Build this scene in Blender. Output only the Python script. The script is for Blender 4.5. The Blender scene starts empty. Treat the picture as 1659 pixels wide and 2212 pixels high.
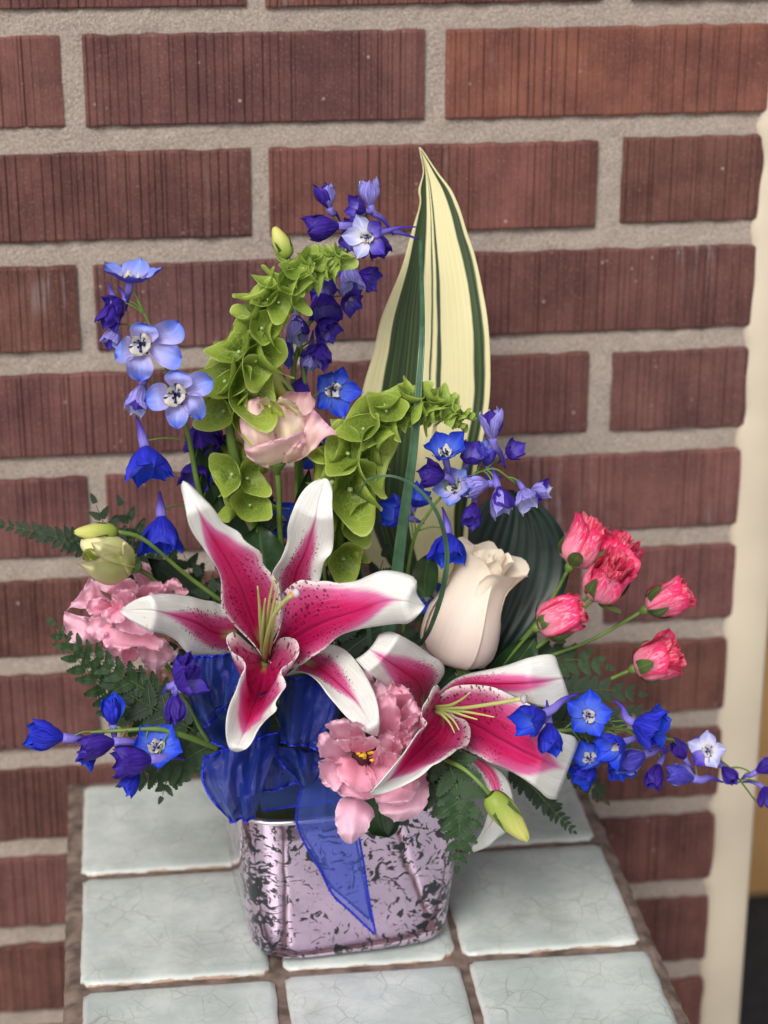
import bpy, math, random
import numpy as np
from mathutils import Vector, Matrix, Euler, noise

# ------------------------------------------------------------------ camera, sky, sun, exposure
random.seed(7)
rng = np.random.default_rng(7)
S = bpy.context.scene
COL = S.collection
ZO = 1.203                                   # floor is z = 0, the brick face is y = 0
F = 4430.78                                  # focal length in photo pixels (photo taken as 1659 x 2212)
EUL = (1.186774, -0.001596, -0.12912)
CAM = np.array([0.023378, -1.156849, 0.180571 + ZO])
RM = np.array(Euler(EUL, 'XYZ').to_matrix())
YV = -0.186                                  # vertical plane through the middle of the vase

cd = bpy.data.cameras.new('camera'); cam = bpy.data.objects.new('camera', cd); COL.objects.link(cam)
cam.location = CAM; cam.rotation_euler = EUL
cd.sensor_fit = 'HORIZONTAL'; cd.sensor_width = 36; cd.lens = F / 1659 * 36
cd.clip_start = 0.05; cd.clip_end = 200
cd.dof.use_dof = True; cd.dof.focus_distance = 1.09; cd.dof.aperture_fstop = 9.5
S.camera = cam

W = bpy.data.worlds.new('World'); S.world = W; W.use_nodes = True
nt = W.node_tree; bg = nt.nodes['Background']
SUN_EL, SUN_AZ = math.radians(43), math.radians(206)   # azimuth measured clockwise from +Y
sk = nt.nodes.new('ShaderNodeTexSky'); sk.sky_type = 'NISHITA'; sk.sun_disc = False
sk.sun_elevation = SUN_EL; sk.sun_rotation = SUN_AZ
sk.dust_density = 4; sk.ozone_density = 0.6
hs = nt.nodes.new('ShaderNodeHueSaturation'); hs.inputs['Saturation'].default_value = 0.3   # hazy, overcast sky
nt.links.new(sk.outputs[0], hs.inputs['Color']); nt.links.new(hs.outputs[0], bg.inputs[0])
bg.inputs[1].default_value = 0.085
sl = bpy.data.lights.new('sun', 'SUN'); sun = bpy.data.objects.new('sun', sl); COL.objects.link(sun)
sl.energy = 1.5; sl.angle = math.radians(22); sl.color = (1, 0.95, 0.88)
sd = Vector((math.sin(SUN_AZ) * math.cos(SUN_EL), math.cos(SUN_AZ) * math.cos(SUN_EL), math.sin(SUN_EL)))
sun.rotation_euler = sd.to_track_quat('Z', 'Y').to_euler(); sun.location = (-1, -3, 4)
S.view_settings.view_transform = 'Standard'; S.view_settings.look = 'None'
S.view_settings.exposure = 0.66

# ------------------------------------------------------------------ helpers
def ray(x, y):
    return RM @ np.array([(x - 829.5) / F, -(y - 1106) / F, -1.0])
def P(x, y, d=0.0):                          # point seen at photo (x, y) on the plane d millimetres in front of the vase's middle
    v = ray(x, y); t = (YV - d / 1000 - CAM[1]) / v[1]
    return CAM + t * v
cd.dof.focus_distance = float(np.dot(P(640, 1400, 60) - CAM, RM @ np.array([0, 0, -1.0])))
def PZ(x, y, z):
    v = ray(x, y); return CAM + (z - CAM[2]) / v[2] * v
def pxm(p):                                  # metres per photo pixel at point p
    return float(np.dot(p - CAM, RM @ np.array([0, 0, -1.0]))) / F
ZT = {0: (0, 0, 1), 1: (192, 329.2, .3472), 2: (658.3, 301.7, .372), 3: (109.7, 1014.9, .3307), 4: (384, 987.5, .3638),
      5: (630.9, 1289.2, .3968), 6: (1014.9, 1069.8, .3882), 7: (411.5, 1591, .4134)}
def zz(k, pts):
    a, b, s = ZT[k]; return [(a + s * p[0], b + s * p[1]) + tuple(p[2:]) for p in pts]

def new_obj(name, me, parent=None, mats=()):
    o = bpy.data.objects.new(name, me); COL.objects.link(o)
    if parent is not None:
        o.parent = parent
        o.matrix_parent_inverse = Matrix.Translation(-Vector(parent['base'])) if parent.type == 'EMPTY' else Matrix()
    return o
def mesh(name, V, Fc, mat=None, uv=None, smooth=True):
    me = bpy.data.meshes.new(name)
    me.from_pydata([tuple(map(float, v)) for v in V], [], [tuple(f) for f in Fc])
    if uv is not None:
        l = me.uv_layers.new(name='UVMap')
        idx = np.empty(len(me.loops), np.int32); me.loops.foreach_get('vertex_index', idx)
        l.data.foreach_set('uv', np.asarray(uv, np.float32)[idx].ravel())
    if mat: me.materials.append(mat)
    if smooth: me.polygons.foreach_set('use_smooth', np.ones(len(me.polygons), bool))
    me.update()
    return me
def part(name, geo, mat, parent=None, label=None, smooth=True, solid=0):
    V, Fc, uv = geo
    o = new_obj(name, mesh(name, V, Fc, mat, uv, smooth), parent)
    if label: o['label'] = label
    if solid:
        m = o.modifiers.new('thickness', 'SOLIDIFY'); m.thickness = solid; m.offset = 0
    return o
def thing(name, label, cat, base, group=None):
    o = bpy.data.objects.new(name, None); COL.objects.link(o); o.empty_display_size = 0.01
    o.location = [float(c) for c in base]; o['base'] = [float(c) for c in base]
    o['label'] = label; o['category'] = cat
    if group: o['group'] = group
    return o
def join(geos):
    V, Fc, U = [], [], []
    for v, f, u in geos:
        n = len(V); V += [tuple(p) for p in v]; Fc += [tuple(i + n for i in q) for q in f]
        U += [tuple(p) for p in (u if u is not None else [(0, 0)] * len(v))]
    return V, Fc, U
def gridfaces(n, m, close=False):            # n rows of m vertices
    f = []
    for i in range(n - 1):
        for j in range(m if close else m - 1):
            k = (j + 1) % m
            f.append((i * m + j, i * m + k, (i + 1) * m + k, (i + 1) * m + j))
    return f
def cr(pts, n, closed=False):                # Catmull-Rom curve through pts, n samples even in length
    p = np.array(pts, float)
    if len(p) == 2: return p[0] + np.linspace(0, 1, n)[:, None] * (p[1] - p[0])
    q = np.vstack([2 * p[0] - p[1], p, 2 * p[-1] - p[-2]])
    out = []
    for i in range(1, len(q) - 2):
        t = np.linspace(0, 1, 12, endpoint=False)[:, None]
        a, b, c, d = q[i - 1], q[i], q[i + 1], q[i + 2]
        out.append(.5 * (2 * b + (c - a) * t + (2 * a - 5 * b + 4 * c - d) * t**2 + (3 * b - a - 3 * c + d) * t**3))
    out = np.vstack(out + [p[-1:]])
    L = np.r_[0, np.cumsum(np.linalg.norm(np.diff(out[:, :2], axis=0), axis=1))]
    if L[-1] < 1e-9: return np.repeat(out[:1], n, 0)
    s = np.linspace(0, L[-1], n)
    return np.stack([np.interp(s, L, out[:, k]) for k in range(out.shape[1])], 1)
def prof(v, n):
    v = np.atleast_1d(np.array(v, float))
    if len(v) == 1: return np.full(n, v[0])
    return cr(np.stack([np.linspace(0, 1, len(v)), v], 1), n * 4)[:, 1][np.linspace(0, n * 4 - 1, n).astype(int)]
def sheet(L, R, dM, eL=0, eR=0, M=None, n=26, m=11, ruf=0, rf=5, seed=0, k=0, frill=0):
    """surface between a left and a right outline (photo pixels), depth dM along its middle, edges eL / eR nearer the viewer"""
    if k: L, R = zz(k, L), zz(k, R); M = zz(k, M) if M else None
    L, R = cr(L, n), cr(R, n)
    M = cr(M, n) if M else (L + R) / 2
    dm, dl, dr = prof(dM, n), prof(eL, n), prof(eR, n)
    V, U = [], []
    for i in range(n):
        v = i / (n - 1)
        for j in range(m):
            u = -1 + 2 * j / (m - 1)
            a, b, c = (u * u - u) / 2, 1 - u * u, (u * u + u) / 2
            xy = a * L[i] + b * M[i] + c * R[i]
            d = dm[i] + (dl[i] if u < 0 else dr[i]) * u * u
            if ruf: d += ruf * abs(u)**2.5 * noise.noise((v * rf, u * .6 + seed * 7.3, seed * 3.1)) * 1.6
            if frill:
                e = max(abs(u)**5, max(0, (v - .6) / .4)**3) * min(1, v * 2.5); ang = math.atan2(xy[1] - M[0][1], xy[0] - M[0][0])
                d += frill * e * (1.5 * noise.noise((ang * 5, seed * 3.3, 1)) + 1.3 * noise.noise((ang * 13, seed * 1.7, 5)))
                xy = xy + frill * .9 * e * np.array([noise.noise((ang * 11, seed * 2.1, 2)), noise.noise((ang * 11, seed * 2.1, 7))])
                d += frill * .5 * noise.noise((u * 1.8 + seed, v * 2.4, seed * .7))
            V.append(P(xy[0], xy[1], d)); U.append((u, v))
    fc = gridfaces(n, m); a = (n // 2) * m + m // 2
    nrm = np.cross(V[a + 1] - V[a - 1], V[a + m] - V[a - m])
    if np.dot(nrm, CAM - V[a]) < 0: fc = [q[::-1] for q in fc]      # the shown side faces outwards
    return V, fc, U
def tube(pts, r, seg=8, n=None, cap=True):
    p = np.array(pts, float)
    if n: p = cr3(p, n)
    r = prof(r, len(p)) if np.size(r) != len(p) else np.asarray(r, float)
    V, U = [], []; T = np.gradient(p, axis=0); ref = np.array([0.3, -0.8, 0.5])
    for i, t in enumerate(T):
        t = t / (np.linalg.norm(t) + 1e-12)
        a = np.cross(t, ref); a /= np.linalg.norm(a) + 1e-12; b = np.cross(t, a)
        for j in range(seg):
            an = 2 * math.pi * j / seg
            V.append(p[i] + r[i] * (math.cos(an) * a + math.sin(an) * b)); U.append((j / seg, i / (len(p) - 1)))
    f = gridfaces(len(p), seg, True)
    if cap: f += [tuple(range(seg))[::-1], tuple((len(p) - 1) * seg + j for j in range(seg))]
    return V, f, U
def cr3(p, n):
    p = np.array(p, float)
    if len(p) == 2: return p[0] + np.linspace(0, 1, n)[:, None] * (p[1] - p[0])
    q = np.vstack([2 * p[0] - p[1], p, 2 * p[-1] - p[-2]]); out = []
    for i in range(1, len(q) - 2):
        t = np.linspace(0, 1, 12, endpoint=False)[:, None]; a, b, c, d = q[i - 1], q[i], q[i + 1], q[i + 2]
        out.append(.5 * (2 * b + (c - a) * t + (2 * a - 5 * b + 4 * c - d) * t**2 + (3 * b - a - 3 * c + d) * t**3))
    out = np.vstack(out + [p[-1:]]); L = np.r_[0, np.cumsum(np.linalg.norm(np.diff(out, axis=0), axis=1))]
    s = np.linspace(0, L[-1], n)
    return np.stack([np.interp(s, L, out[:, k]) for k in range(3)], 1)
def ptube(pts, r, n=24, seg=8):              # tube through photo points (x, y, depth), radius in photo pixels
    w = [P(*p) for p in pts]; k = pxm(w[0])
    return tube(w, np.atleast_1d(r) * k, seg, n)
def frame(x, y, d, ax, roll=0):              # matrix whose z is ax (right, up, towards viewer), scale one photo pixel
    o = P(x, y, d); z = np.array(ax, float); z /= np.linalg.norm(z)
    up = np.array([0, 1, 0.0]) if abs(z[1]) < .9 else np.array([0, 0, -1.0])
    X = np.cross(up, z); X /= np.linalg.norm(X); Y = np.cross(z, X)
    c, s = math.cos(roll), math.sin(roll); X, Y = c * X + s * Y, -s * X + c * Y
    B = RM @ np.stack([X, Y, z], 1); k = pxm(o)
    M = np.eye(4); M[:3, :3] = B * k; M[:3, 3] = o
    return M
def xf(M, geo, s=1):
    V, f, u = geo
    V = np.asarray(V, float) * s
    return V @ M[:3, :3].T + M[:3, 3], f, u

# ------------------------------------------------------------------ materials
class NT:
    def __init__(s, name):
        s.m = bpy.data.materials.new(name); s.m.use_nodes = True; s.t = s.m.node_tree; s.t.nodes.clear()
        s.out = s.n('ShaderNodeOutputMaterial')
    def n(s, ty, ins=None, **kw):
        x = s.t.nodes.new(ty)
        for k, v in kw.items(): setattr(x, k, v)
        for k, v in (ins or {}).items(): s.set(x.inputs[k], v)
        return x
    def set(s, sock, v):
        if isinstance(v, bpy.types.NodeSocket): s.t.links.new(v, sock)
        elif isinstance(v, bpy.types.Node): s.t.links.new(v.outputs[0], sock)
        else:
            if isinstance(v, tuple) and len(v) == 3 and sock.type == 'RGBA': v = v + (1,)
            sock.default_value = v
    def math(s, op, a, b=0.5, c=0.5, clamp=False):
        x = s.n('ShaderNodeMath', operation=op, use_clamp=clamp); s.set(x.inputs[0], a); s.set(x.inputs[1], b); s.set(x.inputs[2], c); return x.outputs[0]
    def ss(s, v, a, b):                      # smooth step from a to b
        x = s.n('ShaderNodeMapRange', interpolation_type='SMOOTHSTEP')
        for i, q in enumerate((v, a, b, 0.0, 1.0)): s.set(x.inputs[i], q)
        return x.outputs[0]
    def mix(s, f, a, b, bt='MIX'):
        x = s.n('ShaderNodeMix', data_type='RGBA', blend_type=bt)
        s.set(x.inputs[0], f); s.set(x.inputs[6], a); s.set(x.inputs[7], b); return x.outputs[2]
    def uv(s):
        if not hasattr(s, '_uv'):
            q = s.n('ShaderNodeUVMap', uv_map='UVMap'); x = s.n('ShaderNodeSeparateXYZ', {0: q}); s._uv = (x.outputs[0], x.outputs[1], q.outputs[0])
        return s._uv
    def vec(s, x=0.0, y=0.0, z=0.0):
        return s.n('ShaderNodeCombineXYZ', {0: x, 1: y, 2: z}).outputs[0]
    def noise(s, vec, scale, det=3, rough=.5, dist=0):
        x = s.n('ShaderNodeTexNoise', {'Scale': scale, 'Detail': det, 'Roughness': rough, 'Distortion': dist})
        if vec is not None: s.set(x.inputs['Vector'], vec)
        return x.outputs[0]
    def obj(s):
        return s.n('ShaderNodeTexCoord').outputs['Object']
    def rnd(s):
        return s.n('ShaderNodeObjectInfo').outputs['Random']
    def bump(s, h, st=.3, dist=.001):
        return s.n('ShaderNodeBump', {'Strength': st, 'Distance': dist, 'Height': h}).outputs[0]
    def done(s, col, rough=.5, trans=0, tcol=None, normal=None, spec=.4, metallic=0, extra=None):
        b = s.n('ShaderNodeBsdfPrincipled', {'Base Color': col, 'Roughness': rough, 'Specular IOR Level': spec, 'Metallic': metallic})
        if normal is not None: s.set(b.inputs['Normal'], normal)
        for k, v in (extra or {}).items(): s.set(b.inputs[k], v)
        o = b.outputs[0]
        if trans:
            t = s.n('ShaderNodeBsdfTranslucent', {0: tcol if tcol is not None else col})
            if normal is not None: s.set(t.inputs['Normal'], normal)
            x = s.n('ShaderNodeMixShader', {0: trans, 1: o, 2: t}); o = x.outputs[0]
        s.t.links.new(o, s.out.inputs[0]); return s.m

def m_plain(name, col, rough=.5, var=.15, scale=60, trans=0, bump=0, spec=.4):
    t = NT(name); nz = t.noise(t.obj(), scale, 4)
    c = t.mix(t.ss(nz, .3, .7), tuple(x * (1 - var) for x in col), tuple(min(1, x * (1 + var)) for x in col))
    return t.done(c, rough, trans, None, t.bump(nz, bump, .001) if bump else None, spec)
def m_petal(name, base, tip, vein=.12, rough=.45, trans=.25, edge=None, freq=14, back=None, streak=None, mid=None, wr=.25):
    """petal: base colour at its foot, tip colour at its rim, fine veins along it"""
    t = NT(name); u, v, q = t.uv(); au = t.math('ABSOLUTE', u)
    c = t.mix(t.ss(v, .1, .85), base, tip)
    if mid: c = t.mix(t.math('MULTIPLY', t.ss(au, .5, 0.0), .7), c, mid)
    fan = t.vec(t.math('MULTIPLY', u, freq), t.math('MULTIPLY', v, 1.6), t.math('MULTIPLY', t.rnd(), 40))
    nz = t.noise(fan, 1, 3, .6)
    if streak: c = t.mix(t.ss(t.noise(t.vec(t.math('MULTIPLY', u, 2.6), t.math('MULTIPLY', v, 1.9), t.math('MULTIPLY', t.rnd(), 40)), 1.7, 5, .72, 1.5), .50, .56), c, streak)
    if edge: c = t.mix(t.math('MAXIMUM', t.ss(au, .78, 1.0), t.ss(v, .86, 1.0)), c, edge)
    hsv = t.n('ShaderNodeHueSaturation', {'Color': c, 'Value': t.math('ADD', t.math('MULTIPLY', nz, vein * 2), 1 - vein)})
    c = hsv.outputs[0]
    if back:
        g = t.n('ShaderNodeNewGeometry'); c = t.mix(g.outputs['Backfacing'], c, back)
    h = t.math('ADD', t.math('MULTIPLY', nz, .5), t.math('MULTIPLY', t.noise(t.obj(), 220, 2), .5))
    return t.done(c, rough, trans, None, t.bump(h, wr, .0012), .3)
def m_lily(name, w0, v0, vend):
    t = NT(name); u, v, q = t.uv(); au = t.math('ABSOLUTE', u)
    fz = t.noise(t.vec(t.math('MULTIPLY', u, 18), t.math('MULTIPLY', v, 3.5), t.math('MULTIPLY', t.rnd(), 30)), 1, 5, .7)
    lim = t.math('MULTIPLY', t.ss(v, vend, v0), w0)                     # half width of the pink field
    lim = t.math('ADD', lim, t.math('MULTIPLY', t.math('SUBTRACT', fz, .5), .30))
    dd = t.math('SUBTRACT', lim, au)
    pk = t.ss(dd, -.04, .24)
    deep = t.math('MULTIPLY', t.ss(dd, .05, .75), t.math('ADD', t.math('MULTIPLY', fz, .9), .55), clamp=True)
    lat = t.mix(t.ss(v, .25, .75), (.60, .10, .27), (.74, .19, .45))
    pink = t.mix(deep, lat, t.mix(t.ss(v, .2, .6), (.44, .005, .080), (.64, .012, .135)))
    white = t.mix(t.ss(fz, .3, .7), (.74, .745, .70), (.88, .87, .86))
    c = t.mix(pk, white, pink)
    c = t.mix(t.math('MULTIPLY', t.ss(au, .07, .0), t.math('MULTIPLY', t.ss(v, vend, vend * .5), .7)), c, (.25, .002, .04))
    def dots(su, sv, thr, seed):
        vo = t.n('ShaderNodeTexVoronoi', {'Vector': t.vec(t.math('MULTIPLY', u, su), t.math('MULTIPLY', v, sv), t.math('MULTIPLY', t.rnd(), 9)), 'Scale': 1.0, 'Randomness': .95}, voronoi_dimensions='2D')
        nz = t.n('ShaderNodeSeparateXYZ', {0: vo.outputs['Color']}).outputs[0]
        return t.ss(t.math('SUBTRACT', t.math('MULTIPLY', nz, thr), vo.outputs['Distance']), -.03, .05)
    gate = t.math('MULTIPLY', t.math('MULTIPLY', t.ss(v, .62, .42), t.ss(au, .10, .24)), t.ss(dd, -.12, .02))
    spot = t.math('MULTIPLY', t.math('MAXIMUM', dots(6.4, 35, .29, 0), dots(9, 47, .23, 4)), gate)
    c = t.mix(t.math('MULTIPLY', spot, .85), c, (.15, .003, .035))
    gr = t.math('MULTIPLY', t.ss(v, .17, .05), t.ss(au, .26, .06))
    c = t.mix(t.math('MULTIPLY', gr, .8), c, (.40, .43, .13))
    po = t.math('MULTIPLY', t.ss(t.noise(t.obj(), 160, 3, .7), .66, .74), t.ss(t.noise(t.obj(), 22, 1), .54, .62))   # orange pollen dust
    c = t.mix(t.math('MULTIPLY', po, .75), c, (.70, .24, .03))
    h = t.math('ADD', t.math('MULTIPLY', fz, .5), t.math('MULTIPLY', spot, .6))
    h = t.math('SUBTRACT', h, t.math('MULTIPLY', t.ss(au, .10, .0), .8))
    return t.done(c, .42, .22, None, t.bump(h, .4, .0015), .35)
def m_veinleaf(name, c0, c1, vein, trans=.4, rough=.45, sc=(3.2, 3.4), vs=.55, rim=None):
    t = NT(name); u, v, q = t.uv()
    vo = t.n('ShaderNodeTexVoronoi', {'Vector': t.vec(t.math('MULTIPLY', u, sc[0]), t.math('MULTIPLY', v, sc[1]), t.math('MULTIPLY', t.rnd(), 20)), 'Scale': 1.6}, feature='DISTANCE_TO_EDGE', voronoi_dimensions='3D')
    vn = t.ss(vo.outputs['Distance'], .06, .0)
    c = t.mix(t.ss(v, .30, .92), c0, c1)  # dark foot paints shade into the throat, for the cup's depth
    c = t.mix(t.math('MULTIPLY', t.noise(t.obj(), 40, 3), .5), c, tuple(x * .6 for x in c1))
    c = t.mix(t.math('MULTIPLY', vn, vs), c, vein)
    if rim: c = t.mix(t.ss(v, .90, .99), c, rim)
    g = t.n('ShaderNodeNewGeometry'); c = t.mix(t.math('MULTIPLY', g.outputs['Backfacing'], .35), c, tuple(x * .7 for x in c1))  # inside of the bell coloured darker, painted shade as well
    return t.done(c, rough, trans, None, t.bump(vn, .25, .0008), .4)
def m_leaf(name, c, mid, rough=.35, trans=.12, ribs=0):
    t = NT(name); u, v, q = t.uv(); au = t.math('ABSOLUTE', u)
    nz = t.noise(t.obj(), 70, 4, .6)
    k = t.mix(t.ss(nz, .3, .7), tuple(x * .65 for x in c), tuple(x * 1.35 for x in c))
    k = t.mix(t.math('MULTIPLY', t.ss(au, .10, .02), .6), k, mid)
    h = nz
    if ribs:
        w = t.math('SINE', t.math('MULTIPLY', u, ribs)); h = t.math('ADD', w, t.math('MULTIPLY', nz, .4))
        h = t.math('MULTIPLY', h, .35); k = t.mix(t.ss(w, .6, 1.0), k, tuple(x * 1.35 for x in c))
    h = t.math('SUBTRACT', h, t.math('MULTIPLY', t.ss(au, .12, .02), .8))
    return t.done(k, rough, trans, None, t.bump(h, .4, .0012), .45)
def m_variegated():
    t = NT('variegated_leaf'); u, v, q = t.uv()
    wob = t.math('MULTIPLY', t.math('SUBTRACT', t.noise(t.vec(t.math('MULTIPLY', u, 3), t.math('MULTIPLY', v, 5), 0.0), 1, 3), .5), .12)
    uu = t.math('ADD', u, wob)
    cream = t.mix(t.noise(t.vec(t.math('MULTIPLY', u, 40), t.math('MULTIPLY', v, 2), 1.0), 1, 3), (.66, .60, .30), (.80, .75, .47))
    dk = t.noise(t.vec(t.math('MULTIPLY', u, 26), t.math('MULTIPLY', v, 1.3), 5.0), 1, 3, .6)
    dark = t.mix(t.ss(dk, .45, .72), (.022, .042, .017), (.075, .125, .022))
    def band(a, b, f=.02): return t.math('MULTIPLY', t.ss(uu, a - f, a + f), t.ss(uu, b + f, b - f))
    m = t.math('MAXIMUM', band(-.68, -.07), band(.76, .93))
    l1 = t.math('MULTIPLY', band(.10, .135, .012), t.ss(v, .45, .55))
    l2 = t.math('MULTIPLY', band(.20, .27, .015), t.ss(v, .40, .5))
    m = t.math('MAXIMUM', m, t.math('MAXIMUM', l1, l2))
    c = t.mix(m, cream, dark)
    sp = t.math('MULTIPLY', t.ss(t.noise(t.obj(), 95, 2), .73, .77), .8)
    c = t.mix(sp, c, (.36, .12, .04))
    h = t.math('SINE', t.math('MULTIPLY', u, 70))
    return t.done(c, .4, .15, None, t.bump(h, .12, .0006), .4)
def m_brick():
    t = NT('wire_cut_brick'); o = t.n('ShaderNodeObjectInfo')
    ob = t.n('ShaderNodeVectorMath', {0: t.obj(), 1: t.vec(t.math('MULTIPLY', o.outputs['Random'], 7.0), 0.0, t.math('MULTIPLY', o.outputs['Random'], 3.0))}, operation='ADD').outputs[0]
    big = t.noise(ob, 18, 5, .7); fine = t.noise(ob, 700, 3, .7)
    c = t.mix(t.ss(big, .3, .75), t.mix(1.0, o.outputs['Color'], (.62, .58, .60), 'MULTIPLY'), t.mix(1.0, o.outputs['Color'], (1.35, 1.3, 1.25), 'MULTIPLY'))
    st = t.n('ShaderNodeMapping', {'Vector': ob, 'Scale': (260, 1, 14)})
    c = t.mix(t.math('MULTIPLY', t.ss(t.noise(st, 1, 4, .6), .48, .75), .35), c, (.06, .029, .027))
    c = t.mix(t.math('MULTIPLY', t.ss(fine, .54, .72), .45), c, (.36, .25, .22))
    vo = t.n('ShaderNodeTexVoronoi', {'Vector': ob, 'Scale': 95.0})
    c = t.mix(t.math('MULTIPLY', t.math('MULTIPLY', t.ss(vo.outputs['Distance'], .11, .05), t.ss(t.noise(ob, 40, 2), .5, .6)), .6), c, (.50, .42, .38))
    wh = t.math('MULTIPLY', t.ss(t.noise(ob, 11, 3), .58, .75), t.ss(t.noise(st, .8, 4, .75), .50, .66))      # lime bloom
    c = t.mix(t.math('MULTIPLY', wh, .6), c, (.50, .44, .44))
    h = t.math('ADD', fine, t.math('MULTIPLY', t.noise(st, 1, 3), 1.0))
    return t.done(c, .85, 0, None, t.bump(h, .35, .0008), .2)
def m_mortar():
    t = NT('sandy_mortar'); ob = t.obj()
    a = t.noise(ob, 900, 3, .75); b = t.noise(ob, 25, 4, .6)
    c = t.mix(t.ss(a, .32, .68), (.20, .165, .143), (.43, .365, .325))
    c = t.mix(t.math('MULTIPLY', t.ss(b, .4, .75), .35), c, (.36, .30, .25))
    vo = t.n('ShaderNodeTexVoronoi', {'Vector': ob, 'Scale': 520.0})
    c = t.mix(t.math('MULTIPLY', t.ss(vo.outputs['Distance'], .28, .12), .45), c, (.62, .55, .48))
    return t.done(c, .95, 0, None, t.bump(t.math('ADD', a, vo.outputs['Distance']), .5, .0009), .1)
def m_tile():
    t = NT('crackle_glazed_tile'); ob = t.obj(); o = t.n('ShaderNodeObjectInfo')
    big = t.noise(t.n('ShaderNodeVectorMath', {0: ob, 1: t.vec(t.math('MULTIPLY', o.outputs['Random'], 9.0), 0.0, 0.0)}, operation='ADD'), 22, 5, .65)
    c = t.mix(t.ss(big, .36, .68), (.39, .445, .43), (.53, .58, .558))
    wv = t.n('ShaderNodeVectorMath', {0: ob, 1: t.n('ShaderNodeVectorMath', {0: t.n('ShaderNodeTexNoise', {'Vector': ob, 'Scale': 20.0}).outputs[1], 'Scale': .02}, operation='SCALE').outputs[0]}, operation='ADD')
    wv = t.n('ShaderNodeVectorMath', {0: wv, 1: t.vec(t.math('MULTIPLY', o.outputs['Random'], 5.0), 0.0, 0.0)}, operation='ADD')
    cr1 = t.n('ShaderNodeTexVoronoi', {'Vector': wv, 'Scale': 62.0}, feature='DISTANCE_TO_EDGE').outputs['Distance']
    cr2 = t.n('ShaderNodeTexVoronoi', {'Vector': wv, 'Scale': 130.0}, feature='DISTANCE_TO_EDGE').outputs['Distance']
    ck = t.math('MAXIMUM', t.math('MULTIPLY', t.ss(cr1, .020, .004), .6), t.math('MULTIPLY', t.ss(cr2, .03, .005), .35))
    ck = t.math('MULTIPLY', ck, t.ss(t.noise(ob, 30, 2), .35, .6))
    c = t.mix(ck, c, (.25, .24, .21))
    st = t.math('MULTIPLY', t.ss(t.noise(ob, 60, 4, .7), .63, .78), .35)
    c = t.mix(st, c, (.34, .32, .26))
    c = t.mix(t.math('MULTIPLY', t.ss(t.noise(ob, 11, 5, .75), .50, .72), .38), c, (.30, .31, .27))
    u, v, q = t.uv()
    e = t.math('MAXIMUM', t.math('ABSOLUTE', u), t.math('ABSOLUTE', v))
    c = t.mix(t.math('MULTIPLY', t.ss(e, .94, .985), .4), c, (.64, .66, .62))  # paler rim paints the highlight along the tile edges
    c = t.mix(t.math('MULTIPLY', t.ss(t.math('ADD', e, t.math('MULTIPLY', t.noise(ob, 160, 3), .08)), 1.035, 1.055), .8), c, (.30, .15, .08))
    return t.done(c, .22, 0, None, t.bump(t.math('SUBTRACT', big, ck), .12, .002), .45)
def m_vase():
    t = NT('mercury_glass'); ob = t.obj()
    w = t.n('ShaderNodeTexNoise', {'Vector': ob, 'Scale': 45.0, 'Detail': 2.0}).outputs[1]
    wv = t.n('ShaderNodeVectorMath', {0: ob, 1: t.n('ShaderNodeVectorMath', {0: w, 'Scale': .030}, operation='SCALE').outputs[0]}, operation='ADD').outputs[0]
    s1 = t.n('ShaderNodeMapping', {'Vector': wv, 'Scale': (250, 250, 95), 'Rotation': (.3, .5, .2)})
    n1 = t.noise(s1, 1, 3, .55); n2 = t.noise(t.n('ShaderNodeMapping', {'Vector': wv, 'Scale': (180, 180, 430), 'Rotation': (.2, -.6, 0)}), 1, 3, .55)
    den = t.math('MULTIPLY', t.math('SUBTRACT', t.noise(ob, 34, 3), .5), .36)
    u, v, q = t.uv()
    f = t.math('ADD', t.math('MAXIMUM', n1, n2), den)
    f = t.math('ADD', f, t.math('MULTIPLY', u, .075))                      # more flaking along the corners (u is 1 there)
    fl = t.ss(f, .601, .618)
    c = t.mix(t.noise(ob, 30, 3), (.66, .47, .65), (.77, .59, .77))
    c = t.mix(fl, c, (.012, .014, .018))
    b = t.n('ShaderNodeBsdfPrincipled', {'Base Color': c, 'Roughness': t.math('ADD', t.math('MULTIPLY', fl, .25), .07), 'Metallic': t.math('MULTIPLY', t.math('SUBTRACT', 1.0, fl), .95), 'Coat Weight': .3, 'Coat Roughness': .04, 'Normal': t.bump(t.noise(ob, 35, 2), .16, .004)})
    t.t.links.new(b.outputs[0], t.out.inputs[0]); return t.m
def m_ribbon(name, col, alpha, vary=.9):
    t = NT(name); u, v, q = t.uv(); ob = t.obj()
    w = t.math('MULTIPLY', t.math('ADD', t.math('SINE', t.math('MULTIPLY', u, 300)), t.math('SINE', t.math('MULTIPLY', v, 420))), .25)
    nz = t.noise(t.vec(t.math('MULTIPLY', u, 3), t.math('MULTIPLY', v, 160), 0.0), 1, 3)
    c = t.mix(nz, tuple(x * .6 for x in col), tuple(min(1, x * 1.5) for x in col))
    b = t.n('ShaderNodeBsdfPrincipled', {'Base Color': c, 'Roughness': .34, 'Specular IOR Level': .6, 'Sheen Weight': .25, 'Sheen Tint': (.2, .4, 1, 1), 'Normal': t.bump(t.math('ADD', w, nz), .35, .0008)})
    tl = t.n('ShaderNodeBsdfTranslucent', {0: c}); m1 = t.n('ShaderNodeMixShader', {0: .10, 1: b, 2: tl})
    tp = t.n('ShaderNodeBsdfTransparent', {0: (.62, .68, 1, 1)})
    m2 = t.n('ShaderNodeMixShader', {0: t.math('ADD', t.math('MULTIPLY', t.math('SUBTRACT', t.math('ADD', t.math('MULTIPLY', nz, .4), t.math('MULTIPLY', t.noise(ob, 45, 3), .6)), .5), vary), alpha, clamp=True), 1: tp, 2: m1})
    t.t.links.new(m2.outputs[0], t.out.inputs[0]); return t.m
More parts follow.
